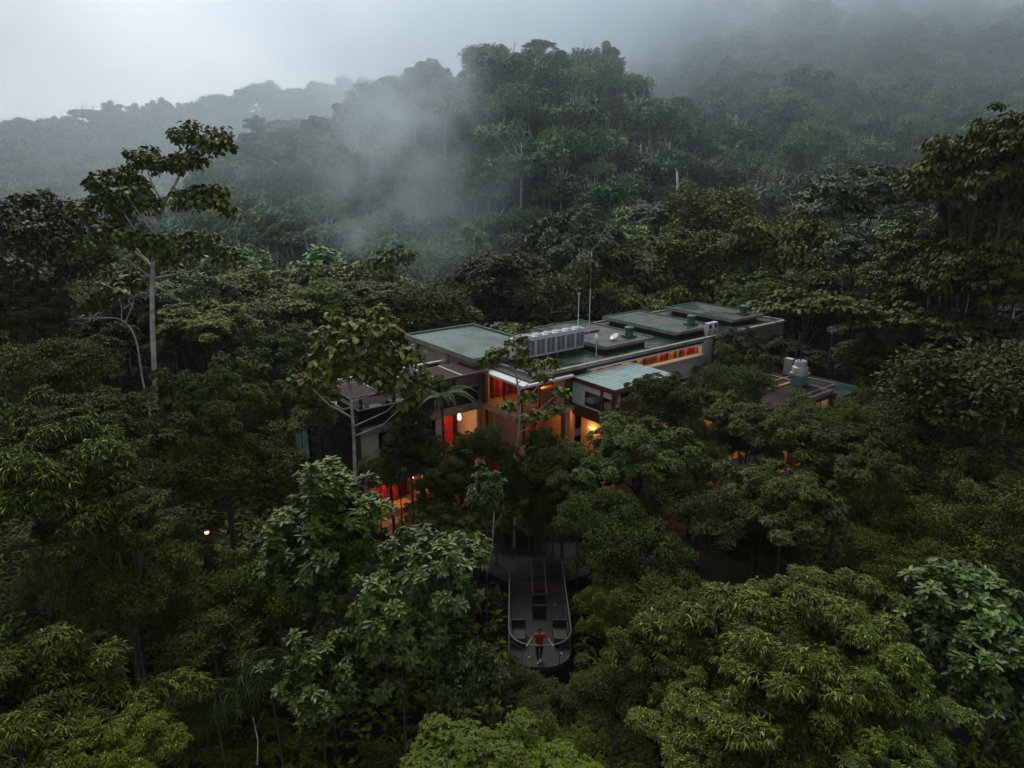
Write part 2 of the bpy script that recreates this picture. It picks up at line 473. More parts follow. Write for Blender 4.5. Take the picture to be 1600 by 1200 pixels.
make_kind('umbrella', 3, lambda i: crown_mesh('umbrella_crown', 500 + i, 4, 1.9, 60, 30, 3, .42, .34, 'hang', M['lf_umb'], rc=(.16, .27), shape='round', squash=.38, droop=.22), 4, M['bark'], .12, 10, .55)
make_kind('open', 2, lambda i: crown_mesh('open_crown', 550 + i, 4, 3.2, 70, 30, 4, .38, .27, 'hang', M['lf_umb'], rc=(.12, .22), shape='round', squash=.5, droop=.22), 4, M['bark'], .11, 12, .5)
make_kind('mid', 4, lambda i: crown_mesh('mid_crown', 600 + i, 5, 3.8, 60, 46, 4, .48, .26, ('shoot', 'droop', 'rosette', 'hang')[i], M['lf_mid'], rc=(.2, .34), core=True), 5, M['bark'], .24, 7)
make_kind('silver', 1, lambda i: crown_mesh('silver_crown', 640 + i, 5, 3.0, 60, 34, 4, .5, .22, 'rosette', M['lf_silver'], rc=(.16, .26), squash=.5, core=True), 5, M['bark'], .16, 8, .6)
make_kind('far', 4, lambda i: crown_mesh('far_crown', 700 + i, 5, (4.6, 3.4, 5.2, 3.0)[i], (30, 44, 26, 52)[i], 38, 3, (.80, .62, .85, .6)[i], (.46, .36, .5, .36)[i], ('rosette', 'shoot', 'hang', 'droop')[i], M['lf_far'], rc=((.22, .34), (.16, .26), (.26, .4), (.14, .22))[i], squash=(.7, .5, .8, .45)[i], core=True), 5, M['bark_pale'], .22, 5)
make_kind('yellow', 1, lambda i: crown_mesh('yellow_crown', 800 + i, 4, 2.8, 55, 80, 6, .26, .12, 'rosette', M['lf_yellow'], rc=(.2, .33)), 4, M['bark'], .16)

LEVELS_BASE = -1.0
def smooth(a, b, x):
    t = np.clip((x - a) / (b - a), 0, 1)
    return t * t * (3 - 2 * t)

def height(x, y):
    x = np.asarray(x, float); y = np.asarray(y, float)
    h = -0.6 + 0 * x
    # ground falls away in front of the terrace towards the camera
    h = h - 13 * smooth(31.5, 4, y) - 2 * smooth(4, -60, y)
    # the valley behind the hotel
    h = h - 13 * smooth(62, 105, y) * (1 - 0.55 * smooth(-10, 60, x))
    n = 2.2 * np.sin(x * .043 + 1.3) * np.cos(y * .037 + .4) + 1.3 * np.sin(x * .11 + y * .07)
    h = h + n * smooth(60, 120, y)
    # the steep middle hill
    gx = np.where(x > 8, (x - 8) / 46, (x - 8) / 42)
    h = h + 61 * np.exp(-(gx ** 2 + ((y - 232) / 55) ** 2))
    # its left shoulder, running away from the camera
    t = np.clip((x + 20) / -120, 0, 1.0)
    yr = 255 + 70 * t
    ridge = 45 - 10 * t
    h = h + ridge * np.exp(-((y - yr) / 62) ** 2) * smooth(-152, -114, x) * (1 - smooth(-50, 0, x))
    # the long slope on the right
    s = smooth(26, 92, x - np.clip(y - 380, 0, 400) * .2)
    h = h + s * (np.minimum(np.clip(y - 172, 0, 700) * 0.43, 118 + .05 * (y - 150)) + 3.0 * np.sin(y * .045 + x * .02) * smooth(150, 200, y))
    # distant ridge on the left
    yy = 900 + 0.15 * x
    h = h + np.clip(47 + (x + 675) * 0.15, 25, 120) * np.exp(-((y - yy) / 170) ** 2) * (1 - smooth(-90, 40, x))
    return h

def hz(x, y):
    return float(height(x, y))

n_tree = 0
def tree(kind, c, r, label, group=None, rv=1.0, cat='tree', name=None, var=None, foot=None, tr=1.0, rot=None, crown_mat=None, bark=None):
    """c: centre of the crown in the world; r: crown radius; rv: stretch of the crown's height"""
    global n_tree
    K = KIND[kind]
    v = K['var'][(n_tree if var is None else var) % len(K['var'])]
    x, y = c[0], c[1]
    zb = hz(x, y)
    hc = max(c[2] - zb, r * 0.8)
    zb = c[2] - hc
    root = empty(name or {'droop': 'broadleaf_tree', 'fine': 'rainforest_tree', 'magnolia': 'large_leaf_tree', 'oval': 'rainforest_tree', 'umbrella': 'umbrella_tree',
                          'mid': 'rainforest_tree', 'open': 'open_crowned_tree', 'silver': 'silvery_tree', 'far': 'hillside_tree', 'yellow': 'yellow_green_tree'}[kind], (x, y, zb), rng.random() * 6.28 if rot is None else rot)
    s = r / K['R']
    cr = link('crown', v[0], root, (0, 0, hc)); cr.scale = (s, s, s * rv)
    tk = link('trunk', v[1], root); tk.scale = (s * tr, s * tr, hc / H0)
    if tr != 1.0:
        tk.scale = (s, s, hc / H0)
    tag(root, label, cat, group)
    n_tree += 1
    return root

# ------------------------------------------------------------------ camera
cam = bpy.data.cameras.new('camera')
co = bpy.data.objects.new('camera', cam); col.objects.link(co)
co.location = (0, 0, HC)
co.rotation_euler = (math.pi / 2 - PITCH, 0, 0)
cam.sensor_width = 36; cam.lens = 36 * FPX / 1600
cam.clip_start = 0.2; cam.clip_end = 6000
scene.camera = co

# ------------------------------------------------------------------ ground
def axis_vals(lo, hi, fine_lo, fine_hi, fine, coarse):
    a = list(np.arange(lo, fine_lo, coarse)) + list(np.arange(fine_lo, fine_hi, fine)) + list(np.arange(fine_hi, hi + coarse, coarse))
    return np.array(a)
xs = axis_vals(-1200, 1200, -150, 200, 5, 40)
ys = axis_vals(-200, 1240, -20, 330, 5, 40)
X, Y = np.meshgrid(xs, ys)
Z = height(X, Y)
nx, ny = len(xs), len(ys)
gv = np.stack([X, Y, Z], -1).reshape(-1, 3)
ii = (np.arange(ny - 1)[:, None] * nx + np.arange(nx - 1)[None, :]).reshape(-1)
gf = np.stack([ii, ii + 1, ii + nx + 1, ii + nx], 1)
me = mesh_from('ground', gv.tolist(), gf.tolist(), M['soil'], True)
g_o = tag(link('ground', me), kind='structure')

# ------------------------------------------------------------------ the far forest: one mass of trees too many to count
def forest_points():
    pts = []
    g = np.random.default_rng(5)
    def fill(x0, x1, y0, y1, step, cond, sc):
        for yy in np.arange(y0, y1, step):
            for xx in np.arange(x0, x1, step):
                px, py = xx + g.uniform(-.45, .45) * step, yy + g.uniform(-.45, .45) * step
                if abs(px) > py * 0.95 + 20: continue
                if not cond(px, py): continue
                pts.append((px, py, sc * (0.68 + 0.62 * g.random() ** 1.6 + (.45 if g.random() < .07 else 0)), g.random() * 6.28, int(g.integers(0, 4))))
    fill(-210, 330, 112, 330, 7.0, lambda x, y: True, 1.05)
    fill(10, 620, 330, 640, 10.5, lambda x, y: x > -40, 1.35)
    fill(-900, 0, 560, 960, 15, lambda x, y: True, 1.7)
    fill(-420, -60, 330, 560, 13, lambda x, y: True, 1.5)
    return pts
FP = forest_points()
def forest_object():
    V = [(x, y, hz(x, y) - 1.0) for x, y, s, r, k in FP]
    me = bpy.data.meshes.new('forest'); me.from_pydata(V, [], [])
    for nm, ty, vals in (('sc', 'FLOAT', [p[2] for p in FP]), ('rz', 'FLOAT', [p[3] for p in FP]), ('kk', 'INT', [p[4] for p in FP])):
        a = me.attributes.new(nm, ty, 'POINT'); a.data.foreach_set('value', vals)
    o = link('forest', me)
    tag(o, 'hazy rainforest covering the hills behind the hotel', 'forest', kind='stuff')
    ng = bpy.data.node_groups.new('forest_scatter', 'GeometryNodeTree')
    ng.interface.new_socket('Geometry', in_out='INPUT', socket_type='NodeSocketGeometry')
    ng.interface.new_socket('Geometry', in_out='OUTPUT', socket_type='NodeSocketGeometry')
    N, L = ng.nodes, ng.links
    gi = N.new('NodeGroupInput'); go = N.new('NodeGroupOutput')
    def named(nm, ty):
        n = N.new('GeometryNodeInputNamedAttribute'); n.data_type = ty; n.inputs['Name'].default_value = nm
        return n.outputs['Attribute']
    sc, rz, kk = named('sc', 'FLOAT'), named('rz', 'FLOAT'), named('kk', 'INT')
    comb = N.new('ShaderNodeCombineXYZ'); L.new(rz, comb.inputs['Z'])
    join = N.new('GeometryNodeJoinGeometry')
    for which in (0, 1):
        g2i = N.new('GeometryNodeGeometryToInstance')
        for vi in range(3, -1, -1):
            oi = N.new('GeometryNodeObjectInfo'); oi.transform_space = 'ORIGINAL'
            oi.inputs['Object'].default_value = PROTO[vi][which]
            oi.inputs['As Instance'].default_value = False
            tr = N.new('GeometryNodeTransform')
            tr.inputs['Translation'].default_value = (0, 0, 7.6 if which == 0 else 0)
            L.new(oi.outputs['Geometry'], tr.inputs['Geometry'])
            one = N.new('GeometryNodeGeometryToInstance')
            L.new(tr.outputs[0], one.inputs[0])
            if vi == 3: acc = N.new('GeometryNodeJoinGeometry')
            L.new(one.outputs[0], acc.inputs[0])
        iop = N.new('GeometryNodeInstanceOnPoints')
        L.new(gi.outputs[0], iop.inputs['Points']); L.new(acc.outputs[0], iop.inputs['Instance'])
        iop.inputs['Pick Instance'].default_value = True
        L.new(kk, iop.inputs['Instance Index']); L.new(comb.outputs[0], iop.inputs['Rotation']); L.new(sc, iop.inputs['Scale'])
        L.new(iop.outputs[0], join.inputs[0])
    L.new(join.outputs[0], go.inputs[0])
    md = o.modifiers.new('scatter', 'NODES'); md.node_group = ng
    return o

# ------------------------------------------------------------------ hotel (local frame: x along the long facade, y away from the camera)
OX, OY = -8.71, 36.62
UA = R(37.5)
def B2W(u, v, z=0):
    return Vector((OX + math.cos(UA) * u + math.sin(UA) * v, OY + math.sin(UA) * u - math.cos(UA) * v, z))
hotel = empty('hotel_building', (OX, OY, 0), UA)
tag(hotel, 'taupe stucco rainforest hotel with green flat roofs and warmly lit open rooms', 'building')

WHOLE = ('frame', 'railing', 'trim', 'edge_trim', 'roof_seam', 'fascia', 'parapet', 'window_reveal', 'edge_beam', 'pane')
def part(name, boxes, mat, parent=hotel, bevel=0.0):
    if name not in WHOLE and len(boxes) > 1:
        for b in boxes:
            o = MB().box(*b).build(name, mat, parent, bevel=bevel)
        return o
    mb = MB()
    for b in boxes: mb.box(*b)
    return mb.build(name, mat, parent, bevel=bevel)

def pleats(x0, x1, y, z0, z1, n, mat, parent=hotel, dp=.06):
    """one hanging curtain, a folded sheet"""
    xs_ = [x0 + (x1 - x0) * i / (2 * n) for i in range(2 * n + 1)]
    f = [(x, y - (dp if i % 2 else 0)) for i, x in enumerate(xs_)]
    mb = MB(); mb.prism(f + [(x, yy + .015) for x, yy in f[::-1]], z0, z1)
    return mb.build('curtain', mat, parent)

# --- tall left block (u 7.8..13.5, depth y -0.2..8.2)
part('wall', [(7.9, 8.15, 0.0, 8.2, 6.2, 8.92), (8.15, 13.5, 7.95, 8.2, 0, 8.92), (13.25, 13.5, -0.2, 7.95, 6.2, 8.92), (8.15, 13.25, 0.0, .22, 6.2, 8.92)], M['taupe'])
part('wall_joint', [(7.88, 7.9, 5.9, 5.93, 6.2, 8.92), (7.88, 7.9, 2.9, 2.93, 6.2, 8.92)], M['taupe_dark'])
M['roof_brown'] = plain('roof_brown_litter', (0.050, 0.034, 0.028), 0.7, spec=.2, var=.5, scale=6)
rf = part('roof', [(7.72, 13.6, -0.3, 8.35, 8.92, 8.98)], M['roof_green'])
part('fascia', [(7.66, 7.72, -0.36, 8.41, 8.78, 9.06), (13.6, 13.66, -0.36, 8.41, 8.78, 9.06), (7.72, 13.6, -0.36, -0.3, 8.78, 9.06), (7.72, 13.6, 8.35, 8.41, 8.78, 9.06)], M['fascia'], rf)
part('trim', [(7.64, 7.80, -0.38, 8.43, 9.06, 9.10), (13.52, 13.68, -0.38, 8.43, 9.06, 9.10), (7.80, 13.52, -0.38, -0.22, 9.06, 9.10), (7.80, 13.52, 8.27, 8.43, 9.06, 9.10)], M['green_trim'], rf)

# --- main roof deck
FY = -4.3           # long facade plane
BY = 4.6            # back of the long block
mr = part('roof', [(9.6, 36, FY + .1, -0.4, 8.35, 8.52), (13.7, 36, -0.4, BY, 8.35, 8.52)], M['roof_main'])
part('parapet', [(9.5, 10.9, FY, FY + .1, 8.30, 8.56), (9.5, 9.6, FY + .1, -0.4, 8.30, 8.56), (10.9, 36, FY - .02, FY + .22, 8.42, 8.64), (35.9, 36.1, FY + .22, BY, 8.3, 8.64), (13.7, 35.9, BY, BY + .15, 8.3, 8.64)], M['fascia'], mr)
part('coping', [(10.9, 13.9, FY + .22, FY + .36, 8.50, 8.60)], M['green_trim'], mr)
# raised skylight boxes
for i, (u0, u1, y0, y1, mk) in enumerate(((16.4, 21.1, -3.05, 4.3, 'roof_green'), (23.5, 27.7, -3.1, 4.2, 'roof_grey'), (30.7, 34.8, -2.9, 3.8, 'roof_grey'))):
    b = part('raised_roof', [(u0, u1, y0, y1, 9.0, 9.06)], [M[mk] if i else M['roof_grey']])
    part('fascia', [(u0 - .07, u0, y0 - .07, y1 + .07, 8.88, 9.10), (u1, u1 + .07, y0 - .07, y1 + .07, 8.88, 9.10), (u0, u1, y0 - .07, y0, 8.88, 9.10), (u0, u1, y1, y1 + .07, 8.88, 9.10)], M['fascia'], b)
    part('base_wall', [(u0 + .35, u1 - .35, y0 + .35, y1 - .35, 8.52, 9.0)], M['dark'], b)  # near-black wall below the overhang, recess shade put into its colour
    part('trim', [(u0 - .09, u0 + .05, y0 - .09, y1 + .09, 9.10, 9.125), (u0 + .05, u1 + .09, y1 - .05, y1 + .09, 9.10, 9.125), (u1 - .05, u1 + .09, y0 - .09, y1 - .05, 9.10, 9.125)], M['green_trim'], b)
    if i == 0:
        part('hatch', [(18.0, 19.5, 0.6, 1.6, 9.06, 9.2)], M['taupe_dark'], b)

# --- long facade with the ribbon window
part('wall', [(13.9, 25.3, FY, FY + .25, 5.9, 7.35), (25.3, 26.4, FY - .02, FY + .3, 5.9, 8.42)], M['beige'])
part('wall', [ (26.4, 36, FY + .12, FY + .4, 0, 8.35), (13.9, 25.3, FY + .02, FY + .25, 8.27, 8.35),
              (35.7, 36, FY + .4, BY, 0, 8.35), (13.5, 36, BY - .25, BY, 0, 8.35), (13.7, 13.9, FY + .02, -0.3, 6.2, 8.35)], M['taupe'])
part('sill', [(13.9, 25.3, FY - .22, FY + .02, 7.36, 7.48)], M['beige'])
part('window_reveal', [(13.9, 25.28, FY - .05, FY + .3, 8.15, 8.27), (13.9, 25.28, FY + .05, FY + .3, 7.36, 7.46), (25.16, 25.28, FY, FY + .3, 7.46, 8.15)], M['white'])
part('painted_shadow', [(13.9, 25.3, FY - .03, FY + .0, 8.27, 8.41)], M['black'])  # solid black strip under the parapet, shadow put in as colour
rw = part('ribbon_window', [(13.9, 25.16, FY + .22, FY + .235, 7.46, 8.15)], M['glass'])
g = random.Random(4); u = 13.95; mbs = {}
pat = [0, 0, 1, 0, 5, 3, 4, 3, 2, 6, 5, 10, 9, 7, 2, 5, 9, 7, 2, 0, 0, 0, 0, 1, 6, 3, 2, 7, 1, 8, 7, 5, 3, 1, 6, 3, 3, 9]
stepu = 11.2 / len(pat)
for i, k in enumerate(pat):
    pleats(u + .01, u + stepu - .01, FY + .36, 7.46, 8.15, 2, RIBM[k], rw, dp=.05); u += stepu

# --- corner room on the terrace level (open glass, red curtains)
part('wall', [(8.4, 8.62, -0.75, -0.02, 6.2, 8.1)], M['orange_wall'])
part('column', [(11.9, 12.3, -4.3, -3.9, 0, 8.35), (8.15, 8.38, -0.9, -0.6, 0, 8.1)], M['taupe_dark'])
part('column', [(11.2, 11.9, -4.2, -4.0, 6.2, 8.1)], M['orange_wall'])
part('soffit', [(8.2, 12.2, -4.7, -0.1, 8.12, 8.26)], M['white'])
part('painted_shadow', [(8.9, 12.1, -4.45, -0.3, 8.26, 8.35)], M['dark'])  # dark filler between soffit and roof, the shade is in its colour
part('floor_slab', [(8.1, 12.4, -4.6, 0.0, 5.9, 6.2), (0, 8.1, -0.25, 6, 5.9, 6.2), (12.4, 35.6, FY + .25, BY, 5.75, 5.9)], M['fascia'])
part('floor_finish', [(8.3, 12.3, -4.4, -0.1, 6.2, 6.22)], M['floor_wood'])
part('wall', [(12.1, 12.3, -3.9, -0.1, 6.2, 8.12)], M['darkred'])
part('wall', [(9.0, 12.1, -0.32, -0.1, 6.22, 8.12)], M['darkred'])
part('ceiling', [(8.63, 12.1, -4.3, -0.33, 8.06, 8.12)], M['orange_wall'])
for c0, w in ((9.05, .16), (9.55, .3), (10.2, .12), (10.7, .35), (11.4, .22)):
    pleats(c0, c0 + w, -.42, 6.25, 8.05, 4, M['red'])
part('cabinet', [(10.6, 11.9, -3.6, -3.15, 6.22, 7.35)], M['orange_wall'])
pw = part('window', [(8.45, 8.47, -4.28, -0.78, 6.25, 8.1), (8.47, 11.2, -4.28, -4.26, 6.25, 8.1)], M['glass'])
part('frame', [(8.42, 8.5, -4.31, -4.23, 6.22, 8.1), (8.42, 8.5, -2.5, -2.44, 6.22, 8.1), (9.8, 9.86, -4.3, -4.24, 6.22, 8.1)], M['black'], pw)

# --- terrace under the pergola
part('parapet', [(0.0, 8.1, -0.18, -0.08, 6.2, 7.25), (-0.1, 0.0, -0.18, 2.8, 6.2, 7.25)], M['black'])
part('coping', [(-0.12, 8.1, -0.2, -0.06, 7.25, 7.28)], M['beige'])
part('wall', [(0.2, 7.88, 3.0, 3.2, 6.2, 8.3)], M['beige'])
part('door', [(6.2, 7.2, 2.93, 3.0, 6.2, 8.2)], M['dark'])
part('terrace_floor', [(0, 8.1, -0.08, 3.0, 6.2, 6.215)], M['taupe_dark'])
pg = empty('pergola', (0, 0, 0)); pg.parent = hotel
mb = MB(); u = -0.95; g = random.Random(2)
while u < 8.2:
    mb.box(u, u + .13, -1.15, 1.45, 8.40, 8.45); u += .155
mb.build('slatted_cover', M['wood_slat'], pg)
part('roof_beam', [(a, a + .09, -1.2, 1.5, 8.455, 8.50) for a in (0.75, 3.0, 4.6, 6.2)], M['beige'], pg)
part('edge_beam', [(-1.0, 8.25, -1.22, -1.16, 8.3, 8.47), (-1.06, -1.0, -1.22, 1.5, 8.3, 8.47), (-1.0, 7.9, 1.46, 1.54, 8.26, 8.45)], M['redbrown'], pg)
for a in (0.1, 2.2, 4.3, 6.4):
    part('post', [(a, a + .14, -0.04, .10, 6.2, 8.30)], M['redbrown'], pg)
part('lower_beam', [(-1.0, 0.0, -0.3, -0.2, 7.55, 7.63), (-1.1, -1.0, -0.3, 2.6, 7.55, 7.63)], M['beige'], pg)

# --- the wing below the terrace
part('wall', [(0.0, 1.1, -0.05, 0.2, 3.0, 5.9), (5.0, 5.4, -0.04, .2, 3.0, 5.9), (8.1, 8.3, -0.02, 2.4, 3.0, 5.9), (0.0, 0.3, -0.05, .2, 0, 2.6)], M['beige'])
part('wall_joint', [(0.5, 1.1, -0.07, -0.05, 3.95, 3.99)], M['taupe_dark'])
part('floor_slab', [(0.0, 8.3, -0.5, 6, 2.7, 3.0), (8.3, 13.5, -3.6, 6, 2.7, 3.0)], M['fascia'])
part('floor_finish', [(5.4, 8.1, -0.4, 3.2, 3.0, 3.02)], M['floor_wood'])
part('floor_finish', [(8.3, 13.4, -3.4, 3.2, 3.0, 3.02)], M['taupe'])
part('floor_finish', [(0.3, 13.4, -2.0, 5, 0.0, 0.02)], M['rust'])
part('floor_finish', [(0.6, 4.2, -1.0, 2, 0.02, 0.03)], M['floor_wood'])
part('beam', [(0.0, 8.1, -0.30, -0.18, 5.72, 6.02)], M['fascia'])
w = part('window', [(1.1, 5.0, 0.02, 0.04, 3.75, 5.85)], M['glass_smoke'])
part('frame', [(1.1, 5.0, 0.0, 0.06, 3.68, 3.75), (3.0, 3.06, 0.0, 0.06, 3.75, 5.85)], M['black'], w)
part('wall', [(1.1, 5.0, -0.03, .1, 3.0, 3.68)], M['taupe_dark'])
part('window_post', [(3.0, 3.25, -0.06, -0.03, 3.0, 3.68)], M['redbrown'])
part('curtain', [(1.2, 4.9, 0.5, 0.56, 3.2, 5.85)], M['curtain'])
part('wall', [(5.4, 8.1, 3.2, 3.4, 3.0, 5.9)], M['darkred'])
part('wall', [(5.3, 5.42, 0.2, 3.2, 3.0, 5.9)], M['orange_wall'])
part('ceiling', [(5.42, 8.1, 0.0, 3.2, 5.84, 5.9)], M['orange_wall'])
pleats(5.7, 7.4, 1.8, 3.05, 5.6, 14, M['red'])
part('daybed', [(5.9, 7.4, 0.2, 0.9, 3.02, 3.45)], M['floor_wood'], bevel=.05)
mb = MB(); mb.tube([(7.0, 0.35, 5.84), (7.0, 0.35, 5.5)], .02, 5); mb.build('lamp_cord', M['black'], hotel)
mb = MB(); mb.lathe([(.02, .5), (.10, .35), (.12, .1), (.05, 0)], (7.0, 0.35, 5.0)); mb.build('pendant_lamp', M['lamp'], hotel)
rl = part('railing', [(5.4, 8.1, -0.42, -0.39, 3.85, 3.9), (5.4, 8.1, -0.42, -0.39, 3.4, 3.42)] + [(a, a + .03, -0.42, -0.39, 3.0, 3.85) for a in (5.45, 6.3, 7.2, 8.0)], M['rust'])
# ground floor of the wing
part('wall', [(0.3, 8.3, 2.6, 2.8, 0, 2.7), (0.3, .5, .2, 2.6, 0, 2.7)], M['darkred'])
pleats(0.5, 2.9, 1.3, .05, 2.65, 14, M['red'])
part('beam', [(0.0, 8.3, -0.6, -0.5, 2.55, 3.05)], M['taupe_dark'])
part('wall', [(4.2, 4.4, -0.1, 2.6, 0, 2.7), (8.1, 8.3, -0.1, 2.6, 0, 2.7)], M['orange_wall'])
part('bed', [(1.1, 3.2, -0.2, 0.9, 0.02, 0.5)], M['orange_wall'], bevel=.06)
# recessed lobby under the corner room
part('wall', [(8.3, 10.5, -1.75, -1.6, 3.0, 5.9)], M['taupe'])
part('wall', [(8.5, 13.4, 1.2, 1.4, 3.0, 5.9), (13.2, 13.4, -3.6, 1.2, 0, 5.9), (8.5, 13.2, 1.0, 1.2, 0, 2.7)], M['orange_wall'])
part('ceiling', [(8.5, 13.2, -4.2, 1.0, 5.84, 5.9)], M['orange_wall'])
for a in (9.2, 11.0, 12.2):
    part('column', [(a, a + .22, -3.3, -3.1, 0, 2.7)], M['redbrown'])
pleats(11.2, 12.8, -1.1, 3.05, 5.6, 10, M['red'])
pleats(9.4, 10.6, .3, .05, 2.6, 8, M['red'])

# --- dark slatted brick end wall and the teal glass screen behind it
mb = MB()
mb.box(-0.25, 0.0, 0.2, 5.4, 0, 6.2)
z = 0.1
while z < 6.9:
    mb.box(-0.33, -0.25, 0.2, 5.4, z, z + .11); z += .2
mb.build('slatted_brick_wall', M['brick'], hotel)
part('corner_post', [(-0.36, -0.05, -0.06, .2, 0, 6.9), (-0.36, 0.0, 5.4, 5.7, 0, 6.9)], M['taupe_dark'])
gs = part('glass_screen', [(-0.9, -0.86, 5.9, 8.3, 2.5, 6.2)], M['glass_teal'])
part('frame', [(-0.94, -0.82, 5.82, 5.9, 2.4, 6.3), (-0.94, -0.82, 7.1, 7.14, 2.5, 6.2), (-0.94, -0.82, 5.9, 8.3, 6.2, 6.28)], M['black'], gs)
part('wall', [(-0.2, 0.0, 5.7, 6.0, 0, 6.2), (0.0, 8.3, 5.8, 6.0, 0, 6.2)], M['brick'])

# --- guest lounge with the pale green sheet metal roof (u 12.5..17.6, v 4.3..7.9)
GY0, GY1 = -7.9, -4.32
gr = part('metal_roof', [(12.35, 17.8, GY0 - .1, GY1, 8.02, 8.06)], M['roof_metal'])
mb = MB(); y = GY0 - .08
while y < GY1 - .05:
    mb.box(12.36, 17.79, y, y + .03, 8.06, 8.08); y += .33
mb.build('roof_seam', M['roof_metal'], gr)
part('fascia', [(12.3, 12.35, GY0 - .15, GY1, 7.78, 8.07), (12.35, 17.8, GY0 - .15, GY0 - .1, 7.78, 8.07)], M['redbrown'])
part('wall', [(12.45, 12.6, GY0, GY1, 5.6, 6.35), (12.6, 17.6, GY0, GY0 + .15, 5.6, 6.35), (12.45, 12.6, -6.95, -6.75, 6.35, 7.78), (12.45, 12.6, GY0, GY0 + .2, 6.35, 7.78)], M['redbrown'])
part('white_panel', [(12.50, 12.54, -5.35, -4.4, 6.42, 7.75), (12.50, 12.54, -6.72, -5.37, 7.35, 7.75), (12.50, 12.54, -7.65, -6.97, 7.35, 7.75)], M['white_panel'])
part('frame', [(12.40, 12.48, -6.75, -4.36, 6.35, 6.41), (12.40, 12.48, -4.4, -4.34, 6.41, 7.75)], M['metal_white'])
w = part('window', [(12.52, 12.54, -6.75, -5.38, 6.42, 7.35), (12.52, 12.54, -7.65, -6.97, 6.42, 7.35)], M['glass'])
part('floor_slab', [(12.6, 17.6, GY0 + .15, GY1, 5.6, 5.75), (12.6, 17.6, GY0 + .15, GY1, 6.2, 6.22)], M['taupe_dark'])
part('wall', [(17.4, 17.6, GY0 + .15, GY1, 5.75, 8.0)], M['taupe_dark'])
part('wall', [(13.3, 17.0, -7.4, -7.2, 0, 5.6), (13.2, 13.35, -7.2, -4.4, 0, 5.6)], M['orange_wall'])
for i, (a, b) in enumerate(((-6.0, 'left'), (-6.9, 'right'))):
    bd = empty('lounge_chair', (0, 0, 0)); 
    bd.scale = (1.25, 1.1, 1.35); bd.location = B2W(12.66, -(a) - .1 + (.5 if i else 0), 6.23); bd.rotation_euler = (0, 0, UA)
    mb = MB(); mb.box(0, .75, 0, .7, .22, .42); mb.build('seat', M['white'], bd, bevel=.05)
    mb = MB(); mb.box(.62, .78, 0, .7, .42, .85); mb.build('backrest', M['white'], bd, bevel=.05)
    mb = MB(); [mb.box(p, p + .06, q, q + .06, 0, .22) for p in (.03, .66) for q in (.03, .6)]; mb.build('base_frame', M['grille'], bd)
    tag(bd, 'white armchair behind the lounge window, %s' % ('nearer the white panel' if i == 0 else 'nearer the red-brown post'), 'armchair', 'white armchairs in the lounge')

# --- guest wing behind the trees on the right, its rooms lit
part('wall', [(15, 30, -12.0, -11.8, 0, .9), (15, 30, -12.0, -11.8, 2.5, 3.4), (15, 30, -12.0, -11.8, 5.2, 5.7), (15, 15.2, -11.8, -8.0, 0, 5.7), (29.8, 30, -11.8, -4.0, 0, 5.7)], M['taupe'])
part('roof', [(17.9, 26.0, -12.2, -4.4, 5.7, 5.85)], M['roof_brown'])
part('roof', [(26.0, 30.2, -12.2, -11.35, 5.3, 5.45)], M['roof_brown'])
part('wall', [(15.2, 29.8, -9.2, -9.0, 0, 5.7)], M['orange_wall'])
part('floor_slab', [(15.2, 29.8, -11.8, -9.2, 2.6, 2.8)], M['floor_wood'])
for k in range(6):
    a = 15.2 + k * 2.45
    for z0, z1 in ((.9, 2.5), (3.4, 5.2)):
        w = part('window', [(a + .2, a + 2.2, -11.93, -11.91, z0, z1)], M['glass'])
        part('frame', [(a, a + .2, -11.98, -11.85, z0, z1), (a + 1.15, a + 1.2, -11.95, -11.88, z0, z1)], M['redbrown'], w)
    if k % 2 == 0:
        part('curtain', [(a + .3, a + 1.0, -11.6, -11.55, 3.0, 5.3)], M['red'] if k == 2 else M['curtain'])

# interior lamps: bulbs that really light the rooms
def room_lamp(u, y, z, power, color=(1.0, 0.50, 0.20), r=0.09, mat='lamp'):
    mb = MB(); mb.lathe([(.01, .07), (.06, .04), (.07, 0), (.02, -.05)], (u, y, z), 10); mb.build('ceiling_lamp', M[mat], hotel)
    l = bpy.data.lights.new('room_light', 'POINT'); l.energy = power * LP; l.color = color; l.shadow_soft_size = r
    o = bpy.data.objects.new('room_light', l); col.objects.link(o); o.parent = hotel; o.location = (u, y, z - .2)
LP = 0.72
for a in ((9.4, -1.1, 7.6, 30), (11.0, -3.0, 7.7, 28), (6.1, 0.9, 5.5, 60), (7.6, 0.6, 3.4, 18), (1.6, 0.4, 2.3, 60), (3.2, -0.1, 2.2, 36), (6.3, 1.0, 2.3, 40),
          (11.4, -2.3, 5.5, 26), (12.6, -3.0, 5.5, 26), (10.5, -.6, 2.3, 14), (12.4, -.6, 2.3, 14), (12.9, -5.5, 4.9, 45), (12.7, -6.9, 2.5, 30),
          (2.6, 1.1, 4.9, 9)):
    room_lamp(*a)
for k in range(6):
    room_lamp(16.3 + k * 2.45, -11.2, 5.0, 60); room_lamp(16.3 + k * 2.45, -11.2, 2.2, 60)
for a in ((20.4, -4.05), (24.6, -4.05), (15.5, -4.05)):
    pass
l = bpy.data.lights.new('ribbon_light', 'AREA'); l.shape = 'RECTANGLE'; l.size = 11; l.size_y = .12; l.energy = 40; l.color = (1, .55, .28)
o = bpy.data.objects.new('ribbon_light', l); col.objects.link(o); o.parent = hotel; o.location = (19.5, FY + .27, 8.13); o.rotation_euler = (R(0), 0, 0)

